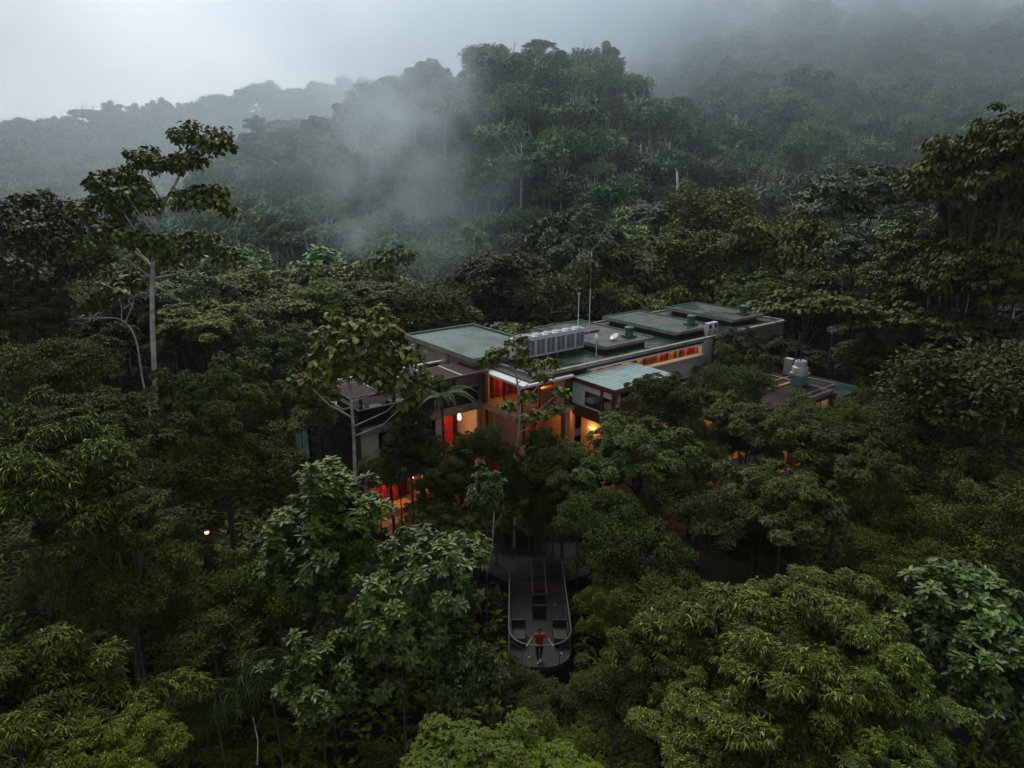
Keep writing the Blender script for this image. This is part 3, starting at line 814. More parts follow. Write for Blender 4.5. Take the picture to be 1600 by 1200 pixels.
# --- annex with vents, far right
ax = empty('annex_building', (OX, OY, 0), UA)
tag(ax, 'low annex with a leaf-strewn dark roof and a dark green sheet metal lean-to at right', 'building')
part('roof', [(26.0, 31.6, -11.2, -6.6, 5.5, 5.6)], M['roof_brown'], ax)
part('edge_trim', [(31.6, 31.75, -11.2, -6.6, 5.42, 5.68), (26.0, 31.6, -8.3, -8.2, 5.6, 5.72), (26.0, 31.6, -11.3, -11.2, 5.42, 5.66)], M['fascia'], ax)
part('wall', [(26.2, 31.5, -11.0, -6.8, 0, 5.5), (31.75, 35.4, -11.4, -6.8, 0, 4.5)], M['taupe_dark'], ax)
part('lean_to_roof', [(31.75, 35.6, -11.6, -6.6, 4.62, 4.68)], M['roof_green'], ax)
part('roof_seam', [(a, a + .05, -11.6, -6.6, 4.68, 4.72) for a in np.arange(31.9, 35.5, .45)], M['green_trim'], ax)
part('edge_trim', [(31.75, 35.6, -6.6, -6.5, 4.62, 4.85)], M['fascia'], ax)

# ------------------------------------------------------------------ things on the roofs
nu = 7
ords = ['leftmost of the roof row, largely behind leaves', 'second from the left end of the roof row', 'third from the left end of the roof row', 'in the middle of the roof row',
        'third from the dish end of the roof row', 'second from the dish end of the roof row', 'last of the roof row, nearest the white dish']
ac0 = None
def copy_thing(o, parent=None):
    c = o.copy(); col.objects.link(c)
    if parent is not None: c.parent = parent
    for ch in list(o.children):
        copy_thing(ch, c)
    return c
for i in range(nu):
    u = 10.1 + i * .86
    if ac0 is None:
        a = ac0 = empty('air_conditioning_unit', (0, 0, 0))
        MB().box(0, .80, 0, .70, .28, 1.62).build('casing', M['metal_white'], a, bevel=.015)
        mb = MB()
        mb.box(.07, .375, -.012, 0, .40, 1.36); mb.box(.425, .73, -.012, 0, .40, 1.36)
        mb.build('grille', M['grille'], a)
        mb = MB()
        for z in np.arange(.46, 1.34, .09): mb.box(.07, .73, -.02, -.012, z, z + .012)
        mb.build('grille_bar', M['metal_white'], a)
        mb = MB(); mb.lathe([(.30, 0), (.31, .08), (.27, .10), (.26, .02)], (.4, .35, 1.62), 20); mb.build('fan_ring', M['metal_white'], a)
        for p in (.04, .70):
            mb = MB(); mb.box(p, p + .06, .02, .68, 0, .28); mb.build('foot', M['grille'], a)
    else:
        a = copy_thing(ac0)
    a.location = B2W(u, 1.45, 8.52); a.rotation_euler = (0, 0, UA)
    tag(a, 'tall white air conditioning unit, ' + ords[i], 'air conditioner', 'air conditioning units in a row on the green roof')

def mast(u, v, z0, H, r, label, top_mat=None, cut=None):
    m = empty('antenna_mast', tuple(B2W(u, v, z0)))
    if top_mat:
        MB().tube([(0, 0, 0), (0, 0, cut)], r, 6).build('pole', M['metal_white'], m)
        MB().tube([(0, 0, cut), (0, 0, H - .35)], r * 1.1, 6).build('upper_pole', top_mat, m)
        MB().tube([(0, 0, H - .35), (0, 0, H)], r * 1.3, 6).build('tip', M['white'], m)
    else:
        MB().tube([(0, 0, 0), (0, 0, H)], r, 6).build('pole', M['metal_white'], m)
        MB().box(-.08, .08, -.03, .03, H - .1, H).box(-.05, .05, -.03, .03, H * .6, H * .6 + .06).build('bracket', M['metal_white'], m)
    MB().box(-.15, .15, -.15, .15, 0, .04).build('base_plate', M['grille'], m)
    tag(m, label, 'mast')
M['rusty'] = plain('red_mast_paint', (0.20, 0.07, 0.045), 0.6, var=.3)
mast(17.1, .8, 8.52, 6.6, .03, 'tall thin white mast with a rust-red upper half behind the air conditioners', M['rusty'], 4.1)
mast(16.05, 1.0 - .2, 8.52, 3.9, .032, 'shorter white mast by the last air conditioner of the row')

def dish(name, u, v, z0, pole, rad, az, el, label):
    d = empty(name, tuple(B2W(u, v, z0)))
    MB().tube([(0, 0, 0), (0, 0, pole)], .035, 8).build('pole', M['metal_white'], d)
    mb = MB(); mb.lathe([(.02, -rad * .32), (rad * .55, -rad * .24), (rad * .9, -rad * .05), (rad, 0), (rad * .88, -.02), (rad * .5, -rad * .18), (.02, -rad * .25)], (0, 0, 0), 24)
    o = mb.build('reflector', M['white'], d, smooth=True); o.location = (0, 0, pole); o.rotation_euler = (0, R(90 - el), az)
    MB().tube([(0, 0, pole), (math.cos(az) * rad * .9, math.sin(az) * rad * .9, pole + rad * .4)], .015, 5).build('feed_arm', M['metal_white'], d)
    tag(d, label, 'satellite dish')
dish('satellite_dish', 15.7, 3.0, 8.52, 1.15, .36, R(15), 5, 'round white dish on a pole at the edge of the green roof')
dish('satellite_dish', 18.35, 2.0, 9.06, .28, .34, R(200), 55, 'low pale satellite dish lying back on the first raised roof')

def vent(u, v, z0, label):
    d = empty('roof_vent', tuple(B2W(u, v, z0)), UA)
    MB().box(-.42, .42, -.36, .36, 0, .14).build('base_plate', M['green_trim'], d)
    MB().lathe([(.33, .14), (.26, .42), (.24, .55)], (0, 0, 0), 16).build('duct', M['green_trim'], d)
    MB().lathe([(.34, .55), (.36, .60), (.34, .72), (.05, .80)], (0, 0, 0), 16).build('cowl', M['green_trim'], d)
    tag(d, label, 'roof vent', 'green roof vents on the raised roofs')
vent(19.9, 1.95, 9.06, 'green roof vent beside the low dish on the first raised roof')
vent(26.7, 2.0, 9.06, 'green roof vent on the second raised roof near two white condensers')
vent(33.4, 2.0, 9.06, 'green roof vent on the farthest raised roof')
for i, (u, v) in enumerate(((26.5, 3.75), (27.15, 3.75))):
    d = empty('condenser_unit', tuple(B2W(u, v, 8.52)), UA)
    MB().box(0, .5, 0, .34, .35, .95).build('casing', M['metal_white'], d, bevel=.02)
    MB().lathe([(.16, 0), (.17, .01), (.02, .02)], (0, 0, 0), 14).build('fan', M['grille'], d).matrix_local = Matrix.Translation((.25, -.0, .68)) @ Matrix.Rotation(R(90), 4, 'X')
    MB().box(.02, .07, .02, .3, 0, .35).box(.43, .48, .02, .3, 0, .35).build('stand', M['metal_white'], d)
    tag(d, 'small white condenser at the roof edge above the ribbon window, %s of two' % ('left' if i == 0 else 'right'), 'condenser', 'condensers at the roof edge')
# annex vents
wv = B2W(29.6, 9.6, 5.6)
d = empty('exhaust_fan', tuple(wv), UA)
MB().box(-.45, .45, -.4, .4, 0, .75).build('duct', M['glass_teal'], d)
MB().box(-.55, .55, -.5, .5, .75, .9).build('curb', M['metal_white'], d)
MB().lathe([(.5, .9), (.56, 1.0), (.54, 1.3), (.42, 1.36), (.42, 1.7), (.36, 1.78), (.05, 1.8)], (0, 0, 0), 20).build('hood', M['metal_white'], d, smooth=False)
tag(d, 'white mushroom-hooded kitchen exhaust fan on the annex roof', 'exhaust fan')
wv = B2W(31.1, 7.9, 5.6)
d = empty('heat_pump', tuple(wv), UA)
MB().box(-.3, .12, -.3, .3, .1, 1.35).build('casing', M['beige'], d, bevel=.03)
MB().tube([(.12, 0, .25), (1.3, 0, .25), (1.3, 0, -.4)], .05, 8).tube([(.12, -.2, .12), (1.1, -.2, .12), (1.1, -.2, -.5)], .05, 8).build('pipe', M['white'], d)
MB().box(-.3, -.2, -.3, .3, 0, .1).box(.02, .12, -.3, .3, 0, .1).build('foot', M['grille'], d)
tag(d, 'upright white heat pump with bent white pipes at the annex roof corner', 'heat pump')

# terrace tables and chairs
def chair(u, v, rz, label, mat):
    c = empty('terrace_chair', tuple(B2W(u, v, 6.215)), UA + rz)
    MB().box(-.22, .22, -.22, .22, .42, .47).build('seat', mat, c, bevel=.015)
    MB().box(-.22, .22, .20, .24, .47, .90).build('backrest', mat, c, bevel=.015)
    for p in (-.2, .17):
        for q in (-.2, .17):
            MB().box(p, p + .03, q, q + .03, 0, .42).build('leg', M['metal_white'], c)
    tag(c, label, 'chair', 'chairs on the terrace under the pergola')
def table(u, v, label):
    c = empty('terrace_table', tuple(B2W(u, v, 6.215)), UA)
    MB().lathe([(.42, .70), (.42, .74)], (0, 0, 0), 20).build('tabletop', M['grille'], c)
    MB().tube([(0, 0, 0), (0, 0, .70)], .035, 8).build('pedestal', M['metal_white'], c)
    MB().lathe([(.25, 0), (.22, .03)], (0, 0, 0), 16).build('foot', M['metal_white'], c)
    tag(c, label, 'table', 'round tables on the terrace')
table(1.5, -.85, 'dark round table at the brick end of the terrace')
table(3.3, -.95, 'dark round table halfway along the terrace')
for i, (u, v, rz, m) in enumerate(((0.9, -.8, R(90), 'white'), (2.1, -.95, R(-90), 'black'), (2.7, -.9, R(90), 'white'), (3.9, -.95, R(-90), 'black'))):
    chair(u, v, rz, '%s terrace chair at the %s' % (m, ['brick end, left of its table', 'right side of the first table', 'left side of the second table', 'right side of the second table'][i]), M[m])

# ------------------------------------------------------------------ path and viewing platform
PX = 1.22      # centre line of the platform
mb = MB(); mb.prism([(-14, 32.6), (-4.5, 32.4), (-1.7, 31.9), (-0.15, 30.55), (2.6, 30.55), (4.4, 31.6), (10, 32.2), (10, 35.0), (4.2, 34.6), (0, 34.4), (-6, 34.6), (-14, 35.4)], -0.7, -0.02)
tag(mb.build('path', M['asphalt']), kind='structure')

vp = empty('viewing_platform', (PX, 24.2, 0))
tag(vp, 'dark cantilevered viewing platform with a rounded front and slim curved handrail', 'viewing platform')
HW = 1.375
def arc(y_side, depth, hw, n=28, p=2.35):
    out = []
    for i in range(n + 1):
        t = math.pi * i / n
        cx, sx = math.cos(t), math.sin(t)
        out.append((-hw * math.copysign(abs(cx) ** (2 / p), cx), y_side - depth * abs(sx) ** (2 / p)))
    return out
Y0 = 24.2
front = [(x, y - Y0) for x, y in arc(25.45, 1.25, HW)]
hx0, hx1, hy0, hy1 = -.24, .42, 27.4 - Y0, 30.5 - Y0
# floor around the rectangular opening: four strips plus the rounded nose
mb = MB()
mb.prism(front, -0.16, 0)
def strip(x0, x1, y0, y1): mb.box(x0, x1, y0, y1, -0.16, 0)
ys0 = 25.45 - Y0
strip(-HW, hx0, ys0, 30.55 - Y0); strip(hx1, HW, ys0, 30.55 - Y0); strip(hx0, hx1, ys0, hy0)
fl = mb.build('deck_floor', M['deck'], vp)
mb = MB()
for x in np.arange(-HW + .2, HW - .05, .19):
    segs = [(ys0, 30.3 - Y0)] if not (hx0 - .03 < x < hx1 + .03) else [(ys0, hy0 - .02)]
    for a, b in segs: mb.box(x, x + .012, a, b, 0.0, 0.003)
mb.build('board_joint', M['black'], fl)
mb = MB()
mb.box(-HW, -HW + .12, ys0, 30.5 - Y0, -.42, -.16).box(HW - .12, HW, ys0, 30.5 - Y0, -.42, -.16)
for y in (1.4, 3.0, 4.6, 6.1): mb.box(-HW + .12, HW - .12, y, y + .12, -.42, -.16)
mb.build('steel_beam', M['rust'], vp)
# edge curb
def path_tube(pts, z, r): return [(x, y, z) for x, y in pts]
MB().tube([(-HW + .02, 30.4 - Y0, .03)] + [(x * .985, y + .02, .03) for x, y in front] + [(HW - .02, 30.4 - Y0, .03)], .035, 6).build('edge_trim', M['rust'], vp)
rail_pts = [(-1.9 - PX + .0, 32.3 - Y0, 1.1), (-HW + .03, 30.4 - Y0, 1.1)] + [(x * .985, y + .02, 1.1) for x, y in front] + [(HW - .03, 30.9 - Y0, 1.1)]
M['rail'] = plain('galvanised_rail', (0.15, 0.125, 0.115), 0.45, var=.2)
MB().tube(rail_pts, .034, 8).build('handrail', M['rail'], vp)
MB().tube([(p[0], p[1], .56) for p in rail_pts], .007, 5).tube([(p[0], p[1], .3) for p in rail_pts], .007, 5).tube([(p[0], p[1], .83) for p in rail_pts], .007, 5).build('rail_cable', M['grille'], vp)
for q in [(-1.9 - PX, 32.3 - Y0), (-HW + .03, 30.4 - Y0), (-HW + .03, 28.9 - Y0), (-HW + .03, 27.2 - Y0), (HW - .03, 28.9 - Y0), (HW - .03, 27.2 - Y0), (HW - .03, 30.8 - Y0),
          (front[3][0] * .985, front[3][1]), (front[-4][0] * .985, front[-4][1]), (front[9][0], front[9][1] + .02), (front[-10][0], front[-10][1] + .02)]:
    MB().tube([(q[0], q[1], -.1), (q[0], q[1], 1.08)], .018, 6).build('rail_post', M['rust'], vp)
# guard around the opening
mb = MB()
loop = [(hx0, hy0 + .55, 1.05), (hx1, hy0 + .55, 1.05), (hx1, hy1 + .6, 1.05), (hx0, hy1 + .6, 1.05), (hx0, hy0 + .55, 1.05)]
for a, b in zip(loop[:-1], loop[1:]): mb.tube([a, b], .025, 6)
for q in loop[:-1]: mb.tube([(q[0], q[1], 0), q], .02, 6)
mb.build('opening_guard', M['rust'], vp)
mb = MB(); mb.box(hx0 - .02, hx1 + .02, hy0 - .03, hy0 + 0, -.9, .04).box(hx0 - .02, hx1 + .02, hy1, hy1 + .03, -.9, .04); mb.build('opening_trim', M['rust'], vp)
MB().box(hx0, hx1, hy0, hy1, -1.4, -1.3).build('opening_liner', M['soil'], vp)

for sx, txt in ((-1, 'left'), (1, 'right')):
    b = empty('bench', (PX + sx * .93, 25.95, 0))
    MB().box(-.30, .30, -.42, .42, .12, .44).build('seat', M['bench'], b, bevel=.02)
    MB().box(-.32, .32, .42, .50, 0, .80).build('backrest', M['brick'], b, bevel=.015)
    MB().box(.30 * sx, .36 * sx, -.42, .50, 0, .72).build('side_panel', M['brick'], b)
    MB().box(-.27, .27, -.38, .38, 0, .12).build('base', M['black'], b)
    tag(b, 'low grey cushioned bench inside the %s curve of the platform rail' % txt, 'bench', 'benches on the viewing platform')

for i, (px, py, lab) in enumerate(((867, 945, 'yellow fallen leaf on the boards right of the opening'), (827, 1027, 'pale fallen leaf left of the person\'s shoes'),
                                    (877, 1021, 'yellow fallen leaf by the right front curve of the platform'), (880, 993, 'small fallen leaf on the right bench'))):
    p = at_z(px, py, 0.03 if i < 3 else .47)
    s = .09 if i != 3 else .05
    mb = MB(); mb.v = [(-s, 0, 0), (-s * .2, s * .45, .02), (s, 0, .01), (-s * .2, -s * .45, .02), (-s, 0, -.006), (-s * .2, s * .45, .014), (s, 0, .004), (-s * .2, -s * .45, .014)]
    mb.f = [(0, 3, 2, 1), (4, 5, 6, 7), (0, 1, 5, 4), (1, 2, 6, 5), (2, 3, 7, 6), (3, 0, 4, 7)]; mb.mi = [0] * 6
    o = mb.build('fallen_leaf', M['fallen'], None, loc=tuple(p)); o.rotation_euler = (0, 0, i * 1.1)
    tag(o, lab, 'leaf', 'fallen leaves on the platform')

# ------------------------------------------------------------------ the person
def skin_body(name, verts, edges, radii, mat, parent, subdiv=2, root=0):
    me = bpy.data.meshes.new(name); me.from_pydata(verts, edges, [])
    o = link(name, me, parent)
    o.modifiers.new('skin', 'SKIN')
    for i, r in enumerate(radii):
        sv = me.skin_vertices[0].data[i]
        sv.radius = (r, r) if not isinstance(r, tuple) else r
        sv.use_root = (i == root)
    ss = o.modifiers.new('sub', 'SUBSURF'); ss.levels = subdiv; ss.render_levels = subdiv
    dg = bpy.context.evaluated_depsgraph_get(); dg.update()
    m2 = bpy.data.meshes.new_from_object(o.evaluated_get(dg))
    o.modifiers.clear(); o.data = m2; m2.name = name
    m2.materials.clear(); m2.materials.append(mat)
    m2.polygons.foreach_set('use_smooth', [True] * len(m2.polygons))
    return o

def person():
    # local frame: facing -y (the camera), feet on z=0
    root = empty('person', (PX - .05, 24.62, 0.0))
    tag(root, 'person in red T-shirt, black trousers and pale shoes, both hands spread on the handrail', 'person')
    V, E, Rr = [], [], []
    def add(p, r, par=None):
        V.append(p); Rr.append(r)
        if par is not None: E.append((par, len(V) - 1))
        return len(V) - 1
    pel = add((0, 0, .93), (.15, .10))
    sp = add((0, -.02, 1.10), (.13, .095), pel)
    ch = add((0, -.05, 1.30), (.155, .11), sp)
    nk = add((0, -.08, 1.46), .062, ch)
    hb = add((0, -.11, 1.53), .065, nk)
    h1 = add((0, -.125, 1.60), (.078, .092), hb)
    h2 = add((0, -.12, 1.68), (.070, .085), h1)
    hands = []
    for s in (-1, 1):
        sh = add((s * .185, -.06, 1.39), .062, ch)
        el = add((s * .36, -.16, 1.22), .043, sh)
        wr = add((s * .50, -.33, 1.135), .028, el)
        pm = add((s * .535, -.395, 1.135), (.036, .018), wr)
        hands.append((s, pm))
        hp = add((s * .10, -.005, .86), .095, pel)
        kn = add((s * .09, -.06 if s < 0 else .01, .49), .058, hp)
        an = add((s * (.05 if s < 0 else .045), -.07 if s < 0 else .06, .10), .038, kn)
        ft = add((s * .06, (-.19 if s < 0 else -.06), .045), (.038, .03), an)
    for s, pm in hands:
        px, py, pz = V[pm]
        for k, (off, ln) in enumerate(((-.030, .068), (-.010, .078), (.010, .072), (.030, .056))):
            a = add((px + s * .010 + off, py - .034, pz + .006), .0090, pm)
            b = add((px + s * .014 + off * 1.15, py - .034 - ln * .45, pz - .002), .0082, a)
            add((px + s * .016 + off * 1.2, py - .034 - ln * .62, pz - .030), .0072, b)
        t = add((px - s * .040, py + .004, pz + .002), .0105, pm)
        add((px - s * .060, py - .03, pz - .012), .009, t)
    body = skin_body('body', V, E, Rr, M['skin'], root)
    # clothing
    def chain(name, pts, edges, rad, mat, root_i=0):
        return skin_body(name, pts, edges, rad, mat, root, 2, root_i)
    chain('shirt', [(0, -.0, .84), (0, -.02, 1.10), (0, -.05, 1.30), (0, -.075, 1.425), (-.19, -.06, 1.385), (.19, -.06, 1.385), (-.31, -.13, 1.28), (.31, -.13, 1.28)],
          [(0, 1), (1, 2), (2, 3), (2, 4), (2, 5), (4, 6), (5, 7)], [(.185, .135), (.165, .13), (.185, .145), (.085, .08), .080, .080, .062, .062], M['shirt'], 2)
    chain('trousers', [(0, 0, .96), (0, 0, .88), (-.10, -.005, .80), (-.09, -.06, .49), (-.05, -.07, .12), (.10, -.005, .80), (.09, .01, .49), (.045, .06, .12)],
          [(0, 1), (1, 2), (2, 3), (3, 4), (1, 5), (5, 6), (6, 7)], [(.155, .112), (.155, .115), .105, .070, .052, .105, .070, .052], M['trousers'], 1)
    for s, y0 in ((-1, -.07), (1, .06)):
        o = skin_body('shoe', [(s * .05, y0 + .05, .045), (s * .055, y0 - .06, .05), (s * .065, y0 - .18, .035)], [(0, 1), (1, 2)], [(.042, .045), (.048, .05), (.046, .034)], M['shoe'], root, 2)
    # hair, cap-like with a fringe
    hv, hf = [], []
    n, m = 16, 8
    for j in range(m + 1):
        th = math.pi * .62 * j / m
        for i in range(n):
            ph = 2 * math.pi * i / n
            x, y, z = math.sin(th) * math.cos(ph), math.sin(th) * math.sin(ph), math.cos(th)
            k = 1 + .04 * math.sin(5 * ph + j)
            if y < 0 and th > math.pi * .40: z = max(z, .34)
            hv.append((x * .094 * k, y * .112 * k - .118, z * .105 * k + 1.672))
    for j in range(m):
        for i in range(n):
            hf.append((j * n + i, (j + 1) * n + i, (j + 1) * n + (i + 1) % n, j * n + (i + 1) % n))
    link('hair', mesh_from('hair', hv, hf, M['hair'], True), root)
    # face
    mb = MB(); mb.lathe([(.003, .03), (.010, .01), (.014, -.012), (.004, -.02)], (0, -.222, 1.625), 8); mb.build('nose', M['skin'], root, smooth=True)
    for s in (-1, 1):
        MB().lathe([(.003, .006), (.010, 0), (.003, -.006)], (s * .03, -.206, 1.648), 8).build('eye', M['hair'], root)
        MB().lathe([(.004, .03), (.014, .01), (.012, -.02), (.003, -.03)], (s * .083, -.118, 1.635), 8).build('ear', M['skin'], root)
    MB().box(-.022, .022, -.214, -.204, 1.583, 1.589).build('mouth', M['darkred'], root)
person()

# ------------------------------------------------------------------ small garden lights in the undergrowth
for i, (px, py, Yd, lab) in enumerate(((323, 832, 0.35, 'bright orange garden light in the dark gap of the trees on the left'), (171, 853, 0.35, 'faint orange garden light showing through the left foreground crown'),
                                       (463, 829, 0.35, 'tiny orange garden light among the large leaves near the hotel corner'))):
    p = at_z(px, py, Yd)
    d = empty('garden_light', (p.x, p.y, p.z))
    MB().lathe([(.02, -.10), (.10, -.05), (.12, .04), (.05, .11), (.01, .13)], (0, 0, 0), 12).build('lamp_glass', M['lamp_red'], d)
    MB().tube([(0, 0, -.1), (0, 0, -1.1)], .03, 6).build('post', M['black'], d)
    MB().lathe([(.16, .13), (.02, .19)], (0, 0, 0), 12).build('cap', M['black'], d)
    tag(d, lab, 'garden light', 'orange garden lights')
    l = bpy.data.lights.new('garden_bulb', 'POINT'); l.energy = 5; l.color = (1, .35, .12); l.shadow_soft_size = .1
    o = bpy.data.objects.new('garden_bulb', l); col.objects.link(o); o.parent = d; o.location = (0, -.2, 0)

# ------------------------------------------------------------------ trees: the ones that can be told apart
def T(kind, px, py, Yd, r, label, **k):
    if Yd > 200:
        c = at_y(px, py, Yd); c.z = min(c.z, hz(c.x, c.y) + 15); return tree(kind, c, r, label, **k)
    return tree(kind, at_y(px, py, Yd), r, label, **k)

# left foreground
T('droop', 70, 770, 22.5, 3.9, 'big bright olive tree crown with drooping narrow leaves filling the left edge', rv=1.0)
T('droop', 175, 830, 21.5, 2.2, 'lower lobe-shaped drooping crown joined to the big left-edge crown, above a black gap', rv=.9)
T('droop', 60, 1145, 16.5, 3.5, 'drooping-leaved yellow-green crown in the bottom left corner')
T('droop', 190, 1190, 15.0, 1.6, 'small drooping crown beside the bottom left corner tree', rv=.8)
T('oval', 335, 625, 34.0, 3.0, 'dark dense crown between the white trunk and the hotel brick corner', rv=1.1)
T('fine', 345, 725, 31.0, 3.2, 'dark spreading crown directly above the orange garden light', rv=.75)
T('fine', 435, 918, 25.5, 2.5, 'dark fine-leaved crown left of the large-leaved tree', rv=.9)
T('fine', 330, 985, 23.0, 2.3, 'very dark crown in the shaded hollow at lower left', rv=.7)
T('oval', 30, 500, 40, 3.4, 'dark green crown at the left edge below the brownish umbrella tree')
T('fine', 60, 590, 33, 3.0, 'dark crown just above the big left-edge crown', rv=.8)
T('oval', 150, 560, 44, 3.6, 'shaded crown behind the thin leaning trunk at left')
T('oval', 450, 640, 37, 2.1, 'brownish green crown touching the left end of the pergola', rv=1.2)
T('oval', 420, 560, 45, 3.2, 'mid green crown behind the left end of the terrace')
T('fine', 300, 520, 50, 3.8, 'dark crown right of the tall white trunk')
# big leaved trees in the centre foreground
T('magnolia', 515, 808, 24.0, 2.05, 'large-leaved dark green tree in front of the red-lit room, with a rounded top', rv=.9, var=0)
T('magnolia', 500, 880, 23.0, 2.0, 'lower left part crown of large oval leaves above the dark hollow', rv=.9, var=1)
T('magnolia', 678, 905, 21.5, 1.7, 'bright large-leaved tree immediately left of the viewing platform', rv=1.0, var=1)
T('magnolia', 620, 985, 20.5, 1.8, 'large-leaved crown below the bright one left of the platform', rv=1.2, var=0)
T('magnolia', 760, 775, 26.5, .85, 'slim sprig-like tree with large glossy leaves before the lit ground floor', rv=1.3, var=0)
T('magnolia', 722, 1060, 20.0, 1.15, 'shaded large-leaved tree at the lower left of the platform nose', rv=1.5, var=1)
T('magnolia', 500, 1070, 19.5, 1.6, 'dim large-leaved tree deep in the hollow at bottom centre-left', rv=1.0, var=0)
T('oval', 700, 740, 32.5, 1.9, 'small-leaved olive tree in front of the lit first floor balcony', rv=1.0)
T('oval', 655, 700, 33.5, 1.4, 'small light-leaved tree before the dark curtained window', rv=1.2)
T('oval', 672, 800, 31.0, 1.3, 'bushy tree hiding the right half of the red-lit ground floor room', rv=.9)
T('oval', 745, 815, 31.5, 1.5, 'low bushy tree on the far side of the path', rv=.8)
T('fine', 810, 815, 35.0, 1.3, 'dark low bushy tree behind the path centre', rv=.8)
T('fine', 560, 880, 29.0, 1.8, 'dark leafy tree below the red-lit room', rv=.8)
# right of the platform
T('oval', 1000, 722, 31.5, 3.1, 'broad rounded crown hiding the hotel right of the corner room', rv=.95)
T('oval', 1092, 655, 36.5, 3.0, 'olive crown reaching up to the ribbon window', rv=.9)
T('mid', 880, 728, 33.0, 1.4, 'feathery pale green crown beside the lit corner column', rv=1.0, var=0)
T('fine', 930, 815, 28.0, 1.9, 'rounded leaf mass above the path on its right', rv=1.1)
T('fine', 985, 870, 26.5, 2.4, 'dense crown overhanging the right side of the platform', rv=1.0)
T('fine', 1090, 800, 29.0, 2.4, 'shaded crown below the sparkling lit windows', rv=.8)
T('oval', 1230, 790, 28.5, 3.0, 'bright bushy crown in front of the lit guest wing', rv=.85)
T('oval', 1320, 720, 31.0, 2.8, 'bushy crown with light leaf tips right of the guest wing', rv=.9)
T('oval', 1165, 690, 36.0, 2.2, 'dark crown between the ribbon window tree and the annex', rv=.8)
T('oval', 1150, 585, 47.0, 2.3, 'dark crown between the ribbon window and the annex vents', rv=1.25)
T('silver', 1150, 540, 49.0, 1.6, 'small pale sprig-topped tree at the right end of the ribbon window', rv=1.2)
T('oval', 1230, 560, 52.0, 2.8, 'dark crown behind the annex vents', rv=.7)
T('droop', 1200, 1050, 18.0, 3.5, 'huge leafy crown at bottom right with light drooping leaf tips', rv=.85)
T('droop', 1075, 1010, 19.5, 2.1, 'left shoulder crown of the huge bottom right tree group', rv=.9)
T('droop', 1290, 960, 20.5, 2.2, 'upper crown of the bottom right tree group', rv=.8)
T('droop', 1250, 1170, 15.5, 2.6, 'closest crown of the bottom right tree group at the lower edge', rv=.7)
T('droop', 1090, 1130, 17.0, 2.0, 'lower left crown of the bottom right tree group', rv=.8)
T('droop', 1390, 1150, 16.5, 2.3, 'crown sloping down to the bottom edge at right', rv=.7)
T('magnolia', 1510, 970, 22.0, 2.2, 'dark broad-leaved tree with a few reddish leaves at lower right', rv=.9)
T('magnolia', 1560, 1060, 20.0, 2.0, 'dark broad-leaved crown at the lower right edge', rv=.9)
T('fine', 1440, 830, 29.0, 3.0, 'shadowy crown at right below the big-leaved layers', rv=.8)
T('fine', 1560, 790, 29.0, 2.8, 'shadowy crown at the right edge at mid height', rv=.9)
T('fine', 1400, 900, 25.0, 2.0, 'dim crown above the lower right hollow', rv=.8)
T('umbrella', 1500, 640, 34.0, 2.6, 'large pale round-leaved tree standing at right above the shadowy crowns', rv=.9, crown_mat=None)
T('fine', 1420, 700, 34.0, 3.2, 'dark leafy crown left of the pale round-leaved tree', rv=.8)
T('umbrella', 1260, 475, 47.0, 3.1, 'yellowish umbrella crown at the left end of the big-leaved canopy on the right', rv=.7)
T('umbrella', 1380, 490, 46.0, 3.3, 'wide yellow-green umbrella crown in the middle of the right canopy', rv=.7)
T('umbrella', 1500, 510, 44.0, 3.2, 'wide umbrella crown at the right end of the right canopy', rv=.7)
T('oval', 1380, 570, 46.0, 3.6, 'dark crown under the right-hand umbrella canopy', rv=.8)
T('oval', 1500, 580, 44.0, 3.6, 'dark crown under the right edge of the umbrella canopy', rv=.8)
T('open', 1530, 285, 46.0, 3.7, 'tall open-crowned tree rising highest on the right', rv=1.2)
T('open', 1590, 235, 44.0, 2.7, 'tall crown cut by the right edge above the open-crowned tree', rv=1.2)
T('open', 1450, 300, 48.0, 2.2, 'smaller olive crown left of the tall open-crowned tree', rv=1.2)
T('open', 1440, 400, 50.0, 3.2, 'open brown-green crown below the tall right tree', rv=1.0)
T('open', 1570, 400, 46.0, 3.0, 'open crown with pale stems at the right edge', rv=1.0)
T('silver', 1340, 330, 62.0, 5.0, 'silvery-leaved spreading crown at the foot of the right slope', rv=1.0)
T('silver', 1370, 410, 56.0, 3.6, 'silvery twig-like crown above the right umbrella canopy', rv=.9)
T('oval', 1205, 672, 33.0, 2.4, 'rounded crown hiding the lower windows of the guest wing', rv=.9)
T('fine', 1288, 668, 35.5, 2.5, 'dark rounded crown under the annex vents', rv=.8)
T('fine', 1375, 662, 38.0, 2.6, 'dark crown against the lean-to roof of the annex', rv=.8)
T('fine', 1130, 618, 40.0, 2.5, 'dark crown at the right end of the ribbon window sill', rv=.9)
T('fine', 850, 1180, 17.5, 1.4, 'dark crown in the black hollow below the platform nose', rv=.8)
T('fine', 965, 1075, 19.5, 1.5, 'dark crown in the black hollow right of the platform nose', rv=.9)
T('fine', 955, 960, 23.5, 1.3, 'dark hanging crown beside the right bench', rv=1.1)
T('oval', 828, 745, 33.5, 1.25, 'small bushy tree before the lit lobby, right of the slender tree stem', rv=1.1)
T('oval', 775, 790, 32.5, 1.3, 'olive bushy tree before the ground floor lobby columns', rv=1.0)
T('fine', 880, 790, 32.0, 1.5, 'dark bushy tree at the foot of the broad rounded crown', rv=1.1)
T('oval', 640, 655, 33.5, 1.0, 'thin light crown before the terrace parapet', rv=1.2)
T('fine', 255, 700, 33.0, 2.6, 'dark crown at the foot of the tall white trunk', rv=.8)
